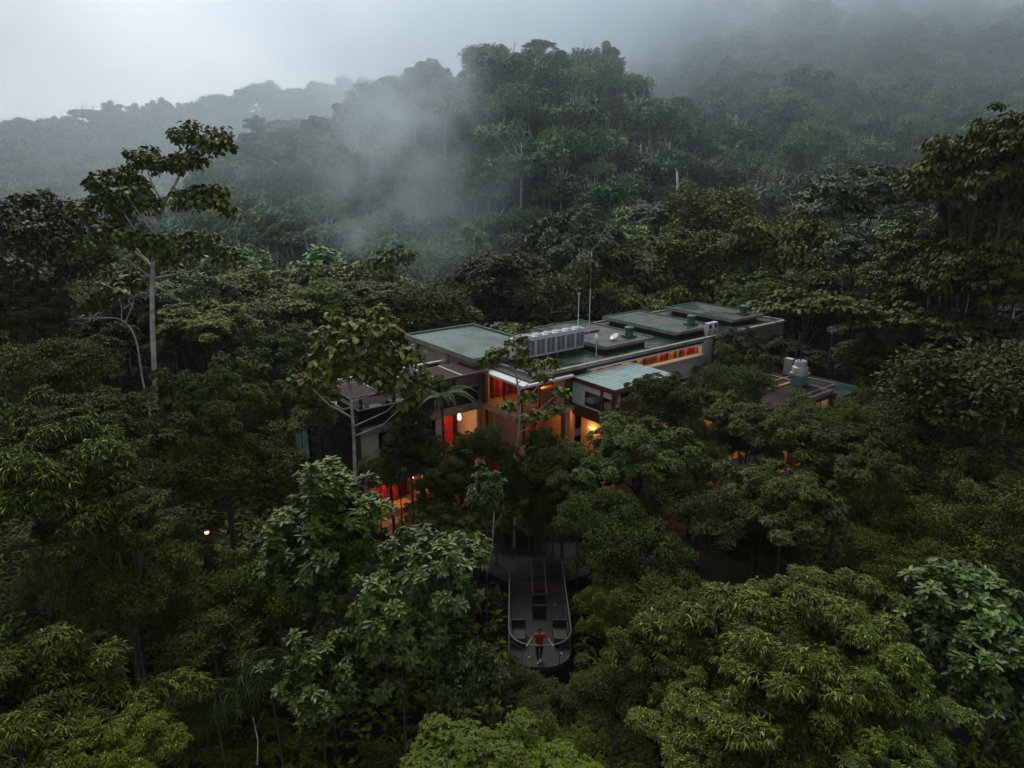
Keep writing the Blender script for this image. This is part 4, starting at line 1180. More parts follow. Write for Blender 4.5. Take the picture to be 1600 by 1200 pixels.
T('fine', 200, 920, 22.5, 2.4, 'very dark crown in the gap below the left-edge crown', rv=.8)
T('droop', 150, 700, 25.5, 3.0, 'upper shoulder of the big left-edge crown', rv=.8)
T('fine', 1010, 940, 24.0, 2.2, 'dark crown hanging low right of the platform', rv=.9)
T('oval', 905, 748, 31.0, 1.7, 'left shoulder of the broad rounded crown before the lounge', rv=1.0)
T('droop', 1320, 1060, 17.5, 2.6, 'right flank crown of the bottom right tree group', rv=.9)
T('fine', 1095, 715, 33.5, 1.7, 'dark crown through which the sparkling lit windows show', rv=1.0)
T('oval', 690, 755, 32.0, 1.3, 'leafy olive tree covering the lower left rooms beside the red-lit one', rv=1.1)
T('oval', 735, 700, 33.5, 1.1, 'light small-leaved tree before the pendant-lit balcony', rv=1.2)
T('oval', 690, 820, 30.5, 1.5, 'low leafy tree between the large-leaved crown and the path', rv=.9)
T('fine', 800, 760, 33.0, 1.2, 'dark small tree before the lobby, left of the slender stem', rv=1.2)
T('fine', 850, 800, 33.5, 1.2, 'dark bush-like tree before the lobby at the path corner', rv=1.0)
T('fine', 720, 845, 29.5, 1.2, 'dark bush-like tree where the path meets the large-leaved crowns', rv=.9)
T('oval', 640, 712, 33.8, 1.0, 'thin leafy tree before the curtained window', rv=1.3)
T('mid', 490, 660, 34.5, 1.2, 'brownish small tree before the slatted brick wall', rv=1.1)
for i_, (px_, lab_) in enumerate(((700, 'low dark shrub on the far side of the path, leftmost'), (745, 'low dark shrub on the far side of the path beside the sapling stem'), (795, 'low dark shrub at the foot of the slender open tree'),
                                  (840, 'low dark shrub behind the path centre, right of the slender tree'), (880, 'low dark shrub at the right end of the path beside the big crown'))):
    T('fine', px_, 842 - 3 * (i_ % 2), 35.6, .95, lab_, cat='shrub', name='shrub', rv=.8, group='shrubs along the far side of the path')
T('oval', 622, 690, 33.0, .95, 'thin pale-leaved tree left of the balcony before the dark window', rv=1.3)
T('mid', 762, 690, 33.0, .8, 'small feathery tree before the lobby edge right of the balcony', rv=1.3)
T('oval', 845, 690, 34.0, .95, 'small leafy tree before the corner column of the corner room', rv=1.2)
T('fine', 590, 735, 32.5, 1.0, 'small dark-leaved tree before the beige window frame', rv=1.0)
T('umbrella', 655, 600, 33.5, 1.1, 'small big-leaved crown spreading before the pergola', rv=1.0)
T('oval', 500, 620, 35.0, 1.3, 'reddish-green small crown hiding the left pergola corner', rv=1.2)
T('open', 1500, 440, 43.0, 2.6, 'olive leafy crown filling the gap between the pale right-hand trunks', rv=1.1)
T('oval', 1585, 470, 42.0, 2.6, 'dark leafy crown at the right edge beside the thick pale trunk', rv=1.1)
T('open', 1420, 445, 48.0, 2.6, 'olive crown left of the pale right-hand trunks', rv=1.0)
T('oval', 1490, 365, 50.0, 3.0, 'dark green crown under the tall open-crowned tree on the right', rv=1.1)
T('oval', 1590, 330, 46.0, 2.6, 'dark green crown at the right edge under the tall cut crown', rv=1.2)
T('fine', 843, 1100, 20.0, 1.3, 'dark crown directly below the rounded platform nose', rv=.8)
T('fine', 795, 1075, 21.0, 1.0, 'dark leafy tree tucked against the left underside of the platform', rv=1.2)
T('oval', 720, 760, 33.0, 1.1, 'olive small crown between the balcony and the path shrubs', rv=1.2)
T('oval', 865, 745, 32.5, 1.2, 'leafy small crown at the left foot of the broad rounded crown', rv=1.3)
T('oval', 1028, 622, 35.5, 2.0, 'leafy crown covering the right half of the pale green lounge roof', rv=.95)
T('oval', 968, 668, 33.5, 1.1, 'small leafy crown touching the red-brown post of the lounge', rv=.9)
T('oval', 785, 715, 33.2, .85, 'light small-leaved sapling crown before the taupe wall of the lobby', rv=1.3)
T('fine', 838, 722, 33.4, .85, 'narrow dark crown before the lit lobby curtains', rv=1.4)
# bottom edge
T('yellow', 745, 1215, 14.5, 1.75, 'fresh yellow-green crown at the bottom edge left of centre', rv=.6)
T('yellow', 860, 1225, 14.5, 1.4, 'fresh yellow-green crown at the bottom edge under the platform', rv=.5)
# behind the hotel
T('yellow', 505, 480, 60.0, 3.9, 'yellowish crown on the far side of the terrace', rv=.7)
T('umbrella', 450, 475, 57.0, 2.6, 'yellow-tipped crown left of the yellowish crown', rv=.6)
T('mid', 600, 470, 62.0, 3.6, 'flat-topped deep green crown behind the green-roofed block', rv=.6, var=2)
T('mid', 660, 490, 60.0, 3.2, 'mid green crown rising behind the left corner of the green roof', rv=.8, var=0)
T('silver', 905, 405, 76.0, 5.4, 'tall pale-flowered tree with visible upright limbs behind the masts', rv=1.25)
T('mid', 790, 450, 72.0, 4.8, 'olive crown behind the air conditioners', rv=.9, var=1)
T('mid', 880, 470, 70.0, 4.5, 'olive crown right behind the white masts', rv=.8, var=0)
T('mid', 985, 430, 78.0, 5.4, 'brownish crown right of the tall pale-flowered tree', rv=.9, var=3)
T('mid', 1070, 420, 80.0, 5.6, 'grey-green crown above the second raised roof', rv=.9, var=1)
T('mid', 1150, 430, 78.0, 5.2, 'very dark crown above the farthest raised roof', rv=1.0, var=2)
T('mid', 1120, 350, 92.0, 6.0, 'olive crown under the pale leaning trunk', rv=.9, var=0)
T('mid', 1220, 400, 74.0, 5.4, 'dark crown between the farthest roof and the umbrella canopy', rv=1.0, var=3)
T('silver', 1040, 345, 98.0, 5.0, 'pale-topped crown beside the bare pale trunk', rv=.7)

# slim parasol tree
def hero(name, label, cat, pts, r0, r1, crowns, cmat, barkm, branches=(), group=None, hang=True, L=.40, W=.33, seed=1):
    """a tree whose trunk follows world points; crowns: list of (world point, radius) leaf layers"""
    base = Vector(pts[0])
    o = empty(name, tuple(base))
    tag(o, label, cat, group)
    mb = MB()
    # smooth the trunk line
    P = [Vector(p) - base for p in pts]
    fine = []
    for i in range(len(P) - 1):
        p0 = P[max(i - 1, 0)]; p1 = P[i]; p2 = P[i + 1]; p3 = P[min(i + 2, len(P) - 1)]
        for k in range(5):
            t = k / 5
            fine.append(0.5 * ((2 * p1) + (p2 - p0) * t + (2 * p0 - 5 * p1 + 4 * p2 - p3) * t * t + (3 * p1 - p0 - 3 * p2 + p3) * t ** 3))
    fine.append(P[-1])
    n = len(fine)
    mb.tube(fine, [r0 + (r1 - r0) * i / (n - 1) for i in range(n)], 10)
    g = random.Random(seed)
    cents, rads = [], []
    for c, r in crowns:
        c = Vector(c) - base
        # the limb leaves the trunk below the layer
        best = min(fine[n // 3:], key=lambda q: (q - (c - Vector((0, 0, .55 * (c - q).length)))).length)
        rr = r0 * .38
        mid = best.lerp(c, .5) + Vector((g.uniform(-.15, .15), g.uniform(-.15, .15), -.08 * (c - best).length))
        mb.tube([best, mid, c], [rr, rr * .65, rr * .3], 6, cap=False)
        k = 5 if r > .8 else 4
        for j in range(k):
            a = j * 2 * math.pi / k + g.random()
            q = c + Vector((math.cos(a) * r * .62, math.sin(a) * r * .62, g.uniform(-.38, .42) * r))
            cents.append(q); rads.append(r * g.uniform(.3, .62))
            mb.tube([mid.lerp(c, .7), q], [rr * .35, rr * .15], 4, cap=False)
        cents.append(c + Vector((0, 0, .12 * r))); rads.append(r * .55)
    link('trunk', mesh_from('trunk_' + name, mb.v, mb.f, barkm, True), o)
    gg = np.random.default_rng(seed)
    Pp, A, U = [], [], []
    for q, r in zip(cents, rads):
        m = int(40 * r / .5 * (.30 / L) ** 1.6)
        d = nrm(gg.normal(size=(m, 3)) + np.array([0, 0, .4]))
        pos = np.array(q) + d * r * np.array([1, 1, .72]) * (0.5 + .6 * gg.random(m))[:, None]
        az = gg.random(m) * 6.28
        h = np.stack([np.cos(az), np.sin(az), np.zeros(m)], 1)
        A.append(nrm(h * .8 + d * .3 + np.stack([np.zeros(m), np.zeros(m), -.1 - (.8 if hang else .2) * gg.random(m)], 1)))
        Pp.append(pos); U.append(np.array([0, 0, 1.]) + h * .2 + gg.normal(size=(m, 3)) * .25)
    Pp = np.concatenate(Pp); A = np.concatenate(A); U = np.concatenate(U); m = len(Pp)
    me = leaf_mesh('leaves_' + name, Pp, A, U, L * (.6 + .7 * gg.random(m)), W * (.6 + .7 * gg.random(m)), cmat, 'round', seed=seed, droop=.2)
    link('crown', me, o)
    return o

Yt = 36.0
def q(px, py, dy=0): return tuple(at_y(px, py, Yt + dy))
hero('tall_white_trunk_tree', 'tallest tree on the left, white trunk and layered crown of large brownish leaves', 'tree',
     [q(250, 800), q(245, 660), q(238, 500), q(240, 400), q(252, 330), q(275, 285), q(300, 235)], .165, .05,
     [(q(320, 215), 1.25), (q(290, 220, .8), .9), (q(345, 222, .4), .7), (q(265, 262, -.6), 1.2), (q(225, 250, .3), 1.0), (q(210, 285, 1), .8), (q(180, 278, .2), 1.1), (q(155, 292, .8), .9),
      (q(300, 250, 1.2), .9), (q(330, 305, .6), 1.05), (q(300, 315, -.8), 1.1), (q(345, 322, .0), .7), (q(225, 310, -1.2), 1.0), (q(185, 320, .3), 1.1), (q(140, 325, .0), 1.1),
      (q(265, 385, -1.2), 1.2), (q(215, 375, -1.4), 1.3), (q(310, 385, .8), 1.2), (q(350, 395, .3), 1.0), (q(160, 370, -1.), 1.3), (q(190, 340, 1.5), 1.2), (q(250, 405, 1.3), 1.1)], M['lf_umb'], M['bark_pale'], seed=3, L=.30, W=.23)
Yt = 39.0
hero('leaning_pale_tree', 'thin pale tree bending left in an arc beside the tall white trunk', 'tree',
     [q(245, 790), q(236, 660), q(222, 590), q(212, 530), q(190, 500), q(150, 497), q(108, 499)], .075, .02,
     [(q(185, 455), 1.2), (q(150, 470, .8), 1.0), (q(215, 440, 1), 1.1)], M['lf_umb'], M['bark_pale'], seed=5)
Yt = 41.0
hero('layered_umbrella_tree', 'wide dark umbrella tree at the left edge in front of the blue ridge', 'tree',
     [q(60, 620), q(50, 480), q(60, 400), q(70, 350)], .2, .08,
     [(q(20, 325), 1.4), (q(60, 318, 1), 1.3), (q(100, 330, .5), 1.3), (q(-20, 330, 0), 1.5), (q(40, 355, -1), 1.5), (q(90, 365, -.7), 1.4), (q(130, 355, .6), 1.3), (q(0, 375, -1.5), 1.6), (q(60, 395, -1), 1.5),
      (q(110, 400, -.5), 1.5), (q(20, 420, .6), 1.5), (q(150, 410, .3), 1.3), (q(90, 435, .5), 1.5)], M['lf_umb'], M['bark'], seed=8, L=.32, W=.24)
Yt = 30.5
hero('white_stemmed_tree', 'white-stemmed tree before the brick corner of the hotel, flat dark crown over the pergola', 'tree',
     [q(556, 860), q(554, 720), q(550, 640), q(545, 590), q(548, 550)], .095, .04,
     [(q(560, 515), 1.0), (q(520, 525, .4), .9), (q(600, 520, -.3), .9), (q(500, 550, 1), .8), (q(545, 545, -.8), 1.0), (q(590, 555, .3), 1.0), (q(630, 560, .5), .9), (q(615, 590, -.4), .9), (q(650, 600, .2), .8),
      (q(575, 585, -1.), .9), (q(520, 580, -.4), .9), (q(480, 600, .8), .8), (q(640, 625, 0), .5), (q(535, 510, 1.2), .9), (q(585, 490, .9), .7)], M['lf_umb'], M['bark_pale'], seed=11, L=.34, W=.26)
Yt = 34.0
hero('slender_cecropia', 'slender open tree with sparse tiers of dark drooping leaves before the corner room', 'tree',
     [q(803, 860), q(806, 740), q(812, 640), q(806, 580), q(808, 555)], .085, .035,
     [(q(808, 540), .7), (q(775, 552, .2), .55), (q(760, 566, .0), .5), (q(838, 570, .1), .5), (q(860, 565, .0), .45), (q(808, 562, -.5), .5), (q(878, 610, .1), .35), (q(850, 590, .2), .45), (q(870, 640, .0), .4),
      (q(825, 620, -.2), .55), (q(795, 632, .2), .5), (q(845, 650, -.1), .45), (q(820, 655, .2), .5)], M['lf_umb'], M['bark_pale'], seed=14, L=.3, W=.2)
Yt = 72.0
hero('parasol_tree', 'small parasol-shaped tree on a thin stem standing up in front of the mist', 'tree',
     [q(620, 520), q(619, 450), q(616, 425), q(614, 415)], .14, .08,
     [(q(612, 398), 1.5), (q(590, 408, .6), 1.2), (q(635, 402, -.5), 1.2), (q(605, 412, -1), 1.1)], M['lf_mid'], M['bark_pale'], seed=17, L=.7, W=.4)
hero('parasol_tree', 'flat-crowned bright green parasol tree below the thin-stemmed one', 'tree',
     [q(575, 540), q(573, 480), q(572, 450)], .16, .08,
     [(q(575, 438), 1.6), (q(545, 436, .6), 1.4), (q(605, 438, -.5), 1.3), (q(570, 452, -1), 1.3), (q(600, 462, -1), 1.2)], M['lf_yellow'], M['bark'], seed=19, L=.55, W=.3)

# bare pale trunks
def stem(name, label, a, b, r):
    base = Vector(a); o = empty(name, tuple(base))
    mb = MB(); d = Vector(b) - base
    mb.tube([(0, 0, 0), tuple(d * .5 + Vector((.1, 0, 0))), tuple(d)], [r, r * .8, r * .5], 6)
    mb.tube([tuple(d * .7), tuple(d * .78 + Vector((.5, 0, .8)))], [r * .3, r * .1], 4)
    link('trunk', mesh_from('trunk_' + name, mb.v, mb.f, M['bark_pale'], True), o)
    tag(o, label, 'tree')
stem('dead_tree', 'bare pale dead trunk standing up against the foot of the right slope', at_y(1058, 370, 102), at_y(1058, 268, 102), .28)
Yt = 47.0
for i, (x0, y0, x1, y1, lab) in enumerate(((1462, 540, 1470, 400, 'upright pale trunk under the right canopy'), (1500, 530, 1490, 430, 'pale trunk leaning left in the right canopy'),
                                           (1500, 520, 1518, 430, 'pale trunk leaning right in the right canopy'), (1440, 520, 1455, 425, 'thin pale trunk left of the upright one'),
                                           (1578, 560, 1583, 400, 'thick pale trunk near the right edge'))):
    stem('bare_trunk_tree', lab, q(x0, y0), q(x1, y1), .075 if i != 4 else .13)
stem('young_tree', 'thin speckled sapling stem rising from the path edge left of the platform', at_y(760, 900, 27.5), at_y(772, 800, 27.0), .035)
stem('young_tree', 'thin pale stem showing in the hollow below the fan-leaved palms', at_y(402, 1195, 18), at_y(395, 1120, 19), .03)

# palms and ferns
def fan_palm(p, R0, n, label, lw=.045):
    o = empty('fan_palm', (p.x, p.y, hz(p.x, p.y)))
    H = p.z - o.location.z
    MB().tube([(0, 0, 0), (.1, .05, H * .5), (0, 0, H)], [.06, .045, .035], 6).build('trunk', M['bark'], o)
    g = np.random.default_rng(int(abs(p.x * 100)))
    Pp, A, U = [], [], []
    for k in range(n):
        az = k * 2.4; el = g.uniform(-.2, .8)
        d = np.array([math.cos(az) * math.cos(el), math.sin(az) * math.cos(el), math.sin(el)])
        c = np.array([0, 0, H]) + d * R0 * g.uniform(.5, .9)
        m = 13
        a = np.linspace(0, 2 * np.pi, m, endpoint=False)
        u = nrm(np.cross(d + np.array([0, 0, 1.2]), [.3, .8, .1])); w = nrm(np.cross(d + np.array([0, 0, 1.2]), u))
        A.append(np.cos(a)[:, None] * u + np.sin(a)[:, None] * w + d * .15); Pp.append(np.repeat(c[None], m, 0)); U.append(np.repeat((d * .4 + np.array([0, 0, 1]))[None], m, 0))
    Pp, A, U = map(np.concatenate, (Pp, A, U)); m = len(Pp)
    link('crown', leaf_mesh('palm_leaves', Pp, A, U, np.full(m, R0 * .42) * (0.8 + .4 * g.random(m)), np.full(m, lw), M['lf_palm'], 'pointed', seed=3, droop=.25), o)
    tag(o, label, 'palm')
fan_palm(at_y(420, 1055, 20.0), 1.2, 26, 'fan-leaved palm with star-like leaves in the lower left hollow, upper of two')
fan_palm(at_y(335, 1105, 19.0), 1.1, 22, 'darker fan-leaved palm just below left of the other star-leaved palm')
fan_palm(at_y(1430, 935, 24.0), 1.0, 18, 'dim fan-leaved palm in the gap at lower right')

def tree_fern(p, R0, n, label, name='tree_fern'):
    zb = hz(p.x, p.y)
    o = empty(name, (p.x, p.y, zb))
    H = p.z - zb
    MB().tube([(0, 0, 0), (.05, .05, H * .5), (0, 0, H)], [.09, .08, .07], 7).build('trunk', M['bark'], o)
    g = np.random.default_rng(int(abs(p.x * 77)))
    Pp, A, U = [], [], []
    for k in range(n):
        az = k * 2 * math.pi / n + g.uniform(-.2, .2)
        h = np.array([math.cos(az), math.sin(az), 0.]); s = np.array([-math.sin(az), math.cos(az), 0.])
        ln = R0 * g.uniform(.8, 1.1); rise = g.uniform(.25, .6)
        for j in range(26):
            t = .1 + .9 * j / 26
            c = np.array([0, 0, H]) + h * ln * t + np.array([0, 0, ln * (rise * t * 1.6 - .95 * t * t)])
            for sg in (-1, 1):
                Pp.append(c); A.append(s * sg + h * .45 + np.array([0, 0, -.15])); U.append(np.array([0, 0, 1.]) + h * .3)
    Pp, A, U = np.array(Pp), np.array(A), np.array(U); m = len(Pp)
    tt = np.tile(np.repeat(.1 + .9 * np.arange(26) / 26, 2), n)
    link('crown', leaf_mesh('fern_fronds', Pp, A, U, R0 * .26 * (1.08 - tt), np.full(m, R0 * .05), M['lf_palm'], 'pointed', seed=3, droop=.1), o)
    tag(o, label, 'tree fern')
tree_fern(at_y(690, 618, 35.2), 1.9, 14, 'tree fern with arching feathery fronds before the terrace parapet')
tree_fern(at_y(850, 700, 33.5), 1.3, 12, 'tree fern with drooping fronds before the lit lobby right of the slender tree')
tree_fern(at_y(610, 755, 33.0), 1.2, 11, 'small tree fern before the balcony edge over the red-lit room')

# ------------------------------------------------------------------ trees in the middle distance and lower foreground, told apart only by place
gq = np.random.default_rng(21)
def in_poly_rect(px, py, rects):
    return any(x0 < px < x1 and y0 < py < y1 for x0, y0, x1, y1 in rects)
def building_uv(x, y):
    dx, dy = x - OX, y - OY
    return dx * math.cos(UA) + dy * math.sin(UA), dx * math.sin(UA) - dy * math.cos(UA)

# lower foreground fillers: their crowns stay under the hero crowns
n_low = 0
clear = [(770, 830, 905, 1060), (560, 590, 860, 830), (740, 840, 870, 900), (300, 812, 345, 850), (455, 820, 472, 840), (470, 600, 900, 800)]
for yy in np.arange(9, 33, 3.7):
    for xx in np.arange(-30, 34, 4.2):
        x = xx + gq.uniform(-1.2, 1.2); y = yy + gq.uniform(-1.2, 1.2)
        if abs(x) > y * .80 + 4: continue
        zc = hz(x, y) + gq.uniform(3.5, 5.5)
        r = gq.uniform(1.7, 2.4)
        if abs(x - PX) < HW + r + .2 and y > 23 - r and y < 40: 
            if zc + r > -1.0: zc = -2.2 - r
        if y > 30.5 and -16 < x < 14: continue
        ppx, ppy = project((x, y, zc + r * .7))
        if in_poly_rect(ppx, ppy, clear): zc -= 3
        if in_poly_rect(ppx, ppy, [(150, 440, 268, 690)]): continue
        if gq.random() < .38: continue
        zc -= 1.6
        rp = r * FPX / math.hypot(x, y, zc - HC); pc = project((x, y, zc))
        if any(math.hypot(pc[0] - a, pc[1] - b) < rp * 1.25 for a, b in ((323, 832), (463, 829))): continue
        shade = n_low % 2
        tree(('fine', 'oval')[shade], (x, y, zc), r, ('shaded fine-leaved understorey tree in the dark hollows of the near slope', 'shaded oval-leaved understorey tree in the dark hollows of the near slope')[shade],
             group=('fine-leaved understorey trees of the near slope', 'oval-leaved understorey trees of the near slope')[shade], rv=.8, name='understorey_tree')
        n_low += 1

# trees around and behind the hotel, out to the foot of the hills
grp = {'yellow': ('yellow-green tree of the valley forest behind the hotel', 'yellow-green trees of the valley forest'),
       'open': ('open-crowned olive tree of the valley forest behind the hotel', 'open-crowned trees of the valley forest'),
       'umbrella': ('flat umbrella-shaped tree of the valley forest behind the hotel', 'umbrella trees of the valley forest'),
       'mid': ('dark green tree of the valley forest behind the hotel', 'valley forest trees behind the hotel'),
       'silver': ('pale silvery-crowned tree of the valley forest behind the hotel', 'silvery trees of the valley forest'),
       'far': ('misty round-crowned tree at the foot of the hills', 'round-crowned trees at the foot of the hills')}
n_mid = 0
PROTO_N = []
rows = list(np.arange(36, 113, 7.0))
for yy in rows:
    st = 7.4 if yy < 90 else 8.2
    for xx in np.arange(-110, 112, st):
        x = xx + gq.uniform(-2.2, 2.2); y = yy + gq.uniform(-2.2, 2.2)
        if abs(x) > y * .77 + 4: continue
        u, v = building_uv(x, y)
        r = gq.uniform(3.4, 5.2) if y > 60 else gq.uniform(2.6, 3.8)
        if -5 - r < u < 37 + r and -8.5 - r < v < 15 + r: continue
        if y < 46 and -18 < x < 22: continue
        zb = hz(x, y)
        zc = zb + gq.uniform(8, 12.5)
        if y < 44 and x < -12:
            tt = project((x, y, zc)); 
            if 90 < tt[0] < 300: continue
        # keep the canopy under the lines that the photograph leaves open
        top = project((x, y, zc + r * .8))
        lim = 440 if top[0] < 640 else 400
        if y < 75:
            lim = 455 if 380 < top[0] < 1200 else (420 if top[0] < 380 else 430)
            if top[1] < lim: zc -= (lim - top[1]) / FPX * y * 1.05
        if y < 60 and 380 < top[0] < 1200:
            pb = project((x, y, zc + r))
            if pb[1] < 520: zc -= (520 - pb[1]) / FPX * y
        k = 'far' if y > 96 else ('silver' if gq.random() < .12 else 'mid')
        if k == 'mid' and gq.random() < .22: k = gq.choice(['yellow', 'open', 'umbrella'])
        lab, gr_ = grp[str(k)]
        k = str(k)
        if k == 'mid' and y < 60: lab, gr_ = 'dark green tree standing around the hotel at canopy height', 'forest trees around the hotel'
        t = tree(k, (x, y, zc), r * gq.uniform(.85, 1.2), lab, group=gr_, rv=gq.uniform(.65, 1.2))
        if k == 'far': PROTO_N.append(t)
        n_mid += 1
print('trees', n_tree, 'low', n_low, 'mid', n_mid)
PROTO = [None] * 4
for t in PROTO_N:
    cr = [c for c in t.children if c.name.startswith('crown')][0]
    tk = [c for c in t.children if c.name.startswith('trunk')][0]
    for i, (cm, tm) in enumerate(KIND['far']['var']):
        if cr.data == cm: PROTO[i] = (cr, tk)

# the silhouettes on the crest that stand out one by one
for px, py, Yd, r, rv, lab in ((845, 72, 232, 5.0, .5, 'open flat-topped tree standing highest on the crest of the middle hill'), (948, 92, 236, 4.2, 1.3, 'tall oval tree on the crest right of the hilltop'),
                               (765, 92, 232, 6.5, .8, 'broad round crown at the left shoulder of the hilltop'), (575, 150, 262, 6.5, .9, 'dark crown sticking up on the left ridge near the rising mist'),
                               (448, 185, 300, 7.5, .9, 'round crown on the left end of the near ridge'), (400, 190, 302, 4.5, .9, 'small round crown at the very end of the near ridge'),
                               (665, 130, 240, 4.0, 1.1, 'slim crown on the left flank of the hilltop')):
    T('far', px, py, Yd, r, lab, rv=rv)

forest_object()

# undergrowth on the slopes near the camera: too dense to count
def undergrowth():
    g = np.random.default_rng(9)
    m = 42000
    yy = g.uniform(4, 70, m); xx = g.uniform(-1, 1, m) * (yy * .8 + 5)
    u = (xx - OX) * math.cos(UA) + (yy - OY) * math.sin(UA); v = (xx - OX) * math.sin(UA) - (yy - OY) * math.cos(UA)
    keep = ~((u > -1.2) & (u < 36.5) & (v > -9) & (v < np.where(u > 14, 12.6, 1.2))) & ~((yy > 30.0) & (yy < 35.6) & (np.abs(xx) < 14.5)) & ~((np.abs(xx + 17.9) < 1.3) & (yy > 32.2) & (yy < 36.6)) & ~((np.abs(xx - PX) < 1.6) & (yy > 23.5) & (yy < 36))
    xx, yy = xx[keep], yy[keep]; m = len(xx)
    zz = height(xx, yy) + g.uniform(.1, 1.2, m)
    k = 4
    P = np.repeat(np.stack([xx, yy, zz], 1), k, 0); n = len(P)
    az = g.random(n) * 6.28
    A = np.stack([np.cos(az), np.sin(az), g.uniform(-.2, .5, n)], 1)
    link_o = link('undergrowth', leaf_mesh('undergrowth', P, A, np.array([0, 0, 1.]) + g.normal(size=(n, 3)) * .2, g.uniform(.25, .55, n), g.uniform(.1, .25, n), M['lf_fine'], 'pointed', seed=2))
    tag(link_o, 'dark leafy undergrowth on the slope around the path', 'undergrowth', kind='stuff')
undergrowth()

# ------------------------------------------------------------------ air
def hazebox():
    x0, x1, y0, y1, z0, z1 = -1250, 1250, -210, 1300, -60, 215
    mb = MB(); mb.box(x0, x1, y0, y1, z0, z1)
    m = bpy.data.materials.new('haze'); m.use_nodes = True
    nt = m.node_tree; nt.nodes.clear()
    out = nt.nodes.new('ShaderNodeOutputMaterial'); pv = nt.nodes.new('ShaderNodeVolumePrincipled')
    pv.inputs['Color'].default_value = (0.74, 0.89, 1.0, 1); pv.inputs['Density'].default_value = HAZE
    pv.inputs['Anisotropy'].default_value = 0.5
    nt.links.new(pv.outputs[0], out.inputs['Volume'])
    o = mb.build('haze', m)
    tag(o, 'pale even haze over the whole valley', 'haze', kind='stuff')
HAZE = 0.00022
hazebox()

def mist(name, label, c, dims, dens, scale, thr=0.42, soft=0.25, rot=0.0, seed=0.0, step=1.0, tilt=0.0, detail=3):
    mb = MB()
    # a lumpy closed ellipsoid; the density falls to nothing before its skin
    seg, ring = 18, 10
    n0 = 0
    for j in range(ring + 1):
        th = math.pi * j / ring
        for i in range(seg):
            ph = 2 * math.pi * i / seg
            mb.v.append((math.sin(th) * math.cos(ph), math.sin(th) * math.sin(ph), math.cos(th)))
    for j in range(ring):
        for i in range(seg):
            mb.f.append((j * seg + i, (j + 1) * seg + i, (j + 1) * seg + (i + 1) % seg, j * seg + (i + 1) % seg)); mb.mi.append(0)
    m = bpy.data.materials.new(name); m.use_nodes = True
    nt = m.node_tree; nt.nodes.clear(); N, L = nt.nodes, nt.links
    out = N.new('ShaderNodeOutputMaterial'); pv = N.new('ShaderNodeVolumePrincipled')
    pv.inputs['Color'].default_value = (0.86, 0.94, 1.0, 1); pv.inputs['Anisotropy'].default_value = 0.6
    tc = N.new('ShaderNodeTexCoord')
    ln = N.new('ShaderNodeVectorMath'); ln.operation = 'LENGTH'; L.new(tc.outputs['Object'], ln.inputs[0])
    fo = N.new('ShaderNodeMapRange'); fo.interpolation_type = 'SMOOTHSTEP'
    fo.inputs['From Min'].default_value = 0.98; fo.inputs['From Max'].default_value = 0.25
    L.new(ln.outputs['Value'], fo.inputs['Value'])
    mp = N.new('ShaderNodeMapping'); mp.inputs['Scale'].default_value = (dims[0] / scale, dims[1] / scale, dims[2] / scale); mp.inputs['Location'].default_value = (seed, seed * .7, seed * 1.3)
    L.new(tc.outputs['Object'], mp.inputs['Vector'])
    n = N.new('ShaderNodeTexNoise'); n.inputs['Scale'].default_value = 1.0; n.inputs['Detail'].default_value = detail; n.inputs['Roughness'].default_value = .6; n.inputs['Distortion'].default_value = .8 if detail > 4 else 0
    L.new(mp.outputs[0], n.inputs['Vector'])
    mr = N.new('ShaderNodeMapRange'); mr.interpolation_type = 'SMOOTHSTEP'
    mr.inputs['From Min'].default_value = thr; mr.inputs['From Max'].default_value = thr + soft; mr.inputs['To Max'].default_value = dens
    L.new(n.outputs['Fac'], mr.inputs['Value'])
    mu = N.new('ShaderNodeMath'); mu.operation = 'MULTIPLY'
    L.new(fo.outputs['Result'], mu.inputs[0]); L.new(mr.outputs['Result'], mu.inputs[1])
    L.new(mu.outputs[0], pv.inputs['Density']); L.new(pv.outputs[0], out.inputs['Volume'])
    o = mb.build(name, m, None, smooth=True, loc=tuple(c))
    o.scale = dims; o.rotation_euler = (0, tilt, rot)
    tag(o, label, 'mist', kind='stuff')
    return o
MISTS = True
if MISTS:
    mist('mist', 'wisp of white mist rising in front of the left flank of the middle hill', at_y(620, 290, 158), (36, 20, 33), .062, 17, tilt=R(38), seed=3.1, thr=.36, soft=.42, detail=6)
    mist('mist', 'upper wisp of mist reaching the left shoulder of the hilltop', at_y(640, 165, 185), (28, 18, 30), .060, 15, tilt=R(-20), seed=9.4, thr=.34, soft=.42, detail=6)
    mist('mist', 'torn mist spreading over the near ridge on the left', at_y(500, 235, 190), (52, 20, 22), .018, 24, tilt=R(-12), seed=12.3, thr=.34, soft=.42, detail=6)
    mist('mist', 'thin mist lying in the valley left of the middle hill', at_y(640, 390, 135), (26, 14, 13), .020, 16, seed=7.7, tilt=R(10), thr=.40, detail=5)
    mist('valley_mist', 'thin pale air filling the valley and veiling the hills', (60, 335, 60), (470, 235, 120), .0040, 260, seed=2.2, thr=.05, soft=.35)
    mist('cloud', 'low cloud swallowing the top of the right slope', at_y(1180, -40, 390), (380, 165, 66), .032, 100, seed=1.7, thr=.28, soft=.4, detail=5)
    mist('cloud', 'cloud drifting round the right shoulder of the hilltop', at_y(1040, 50, 310), (95, 50, 34), .030, 45, seed=8.8, thr=.30, soft=.4, detail=5)
    mist('cloud', 'low cloud behind the hilltop', at_y(640, 90, 370), (120, 50, 34), .014, 80, seed=5.2, thr=.3, soft=.3)

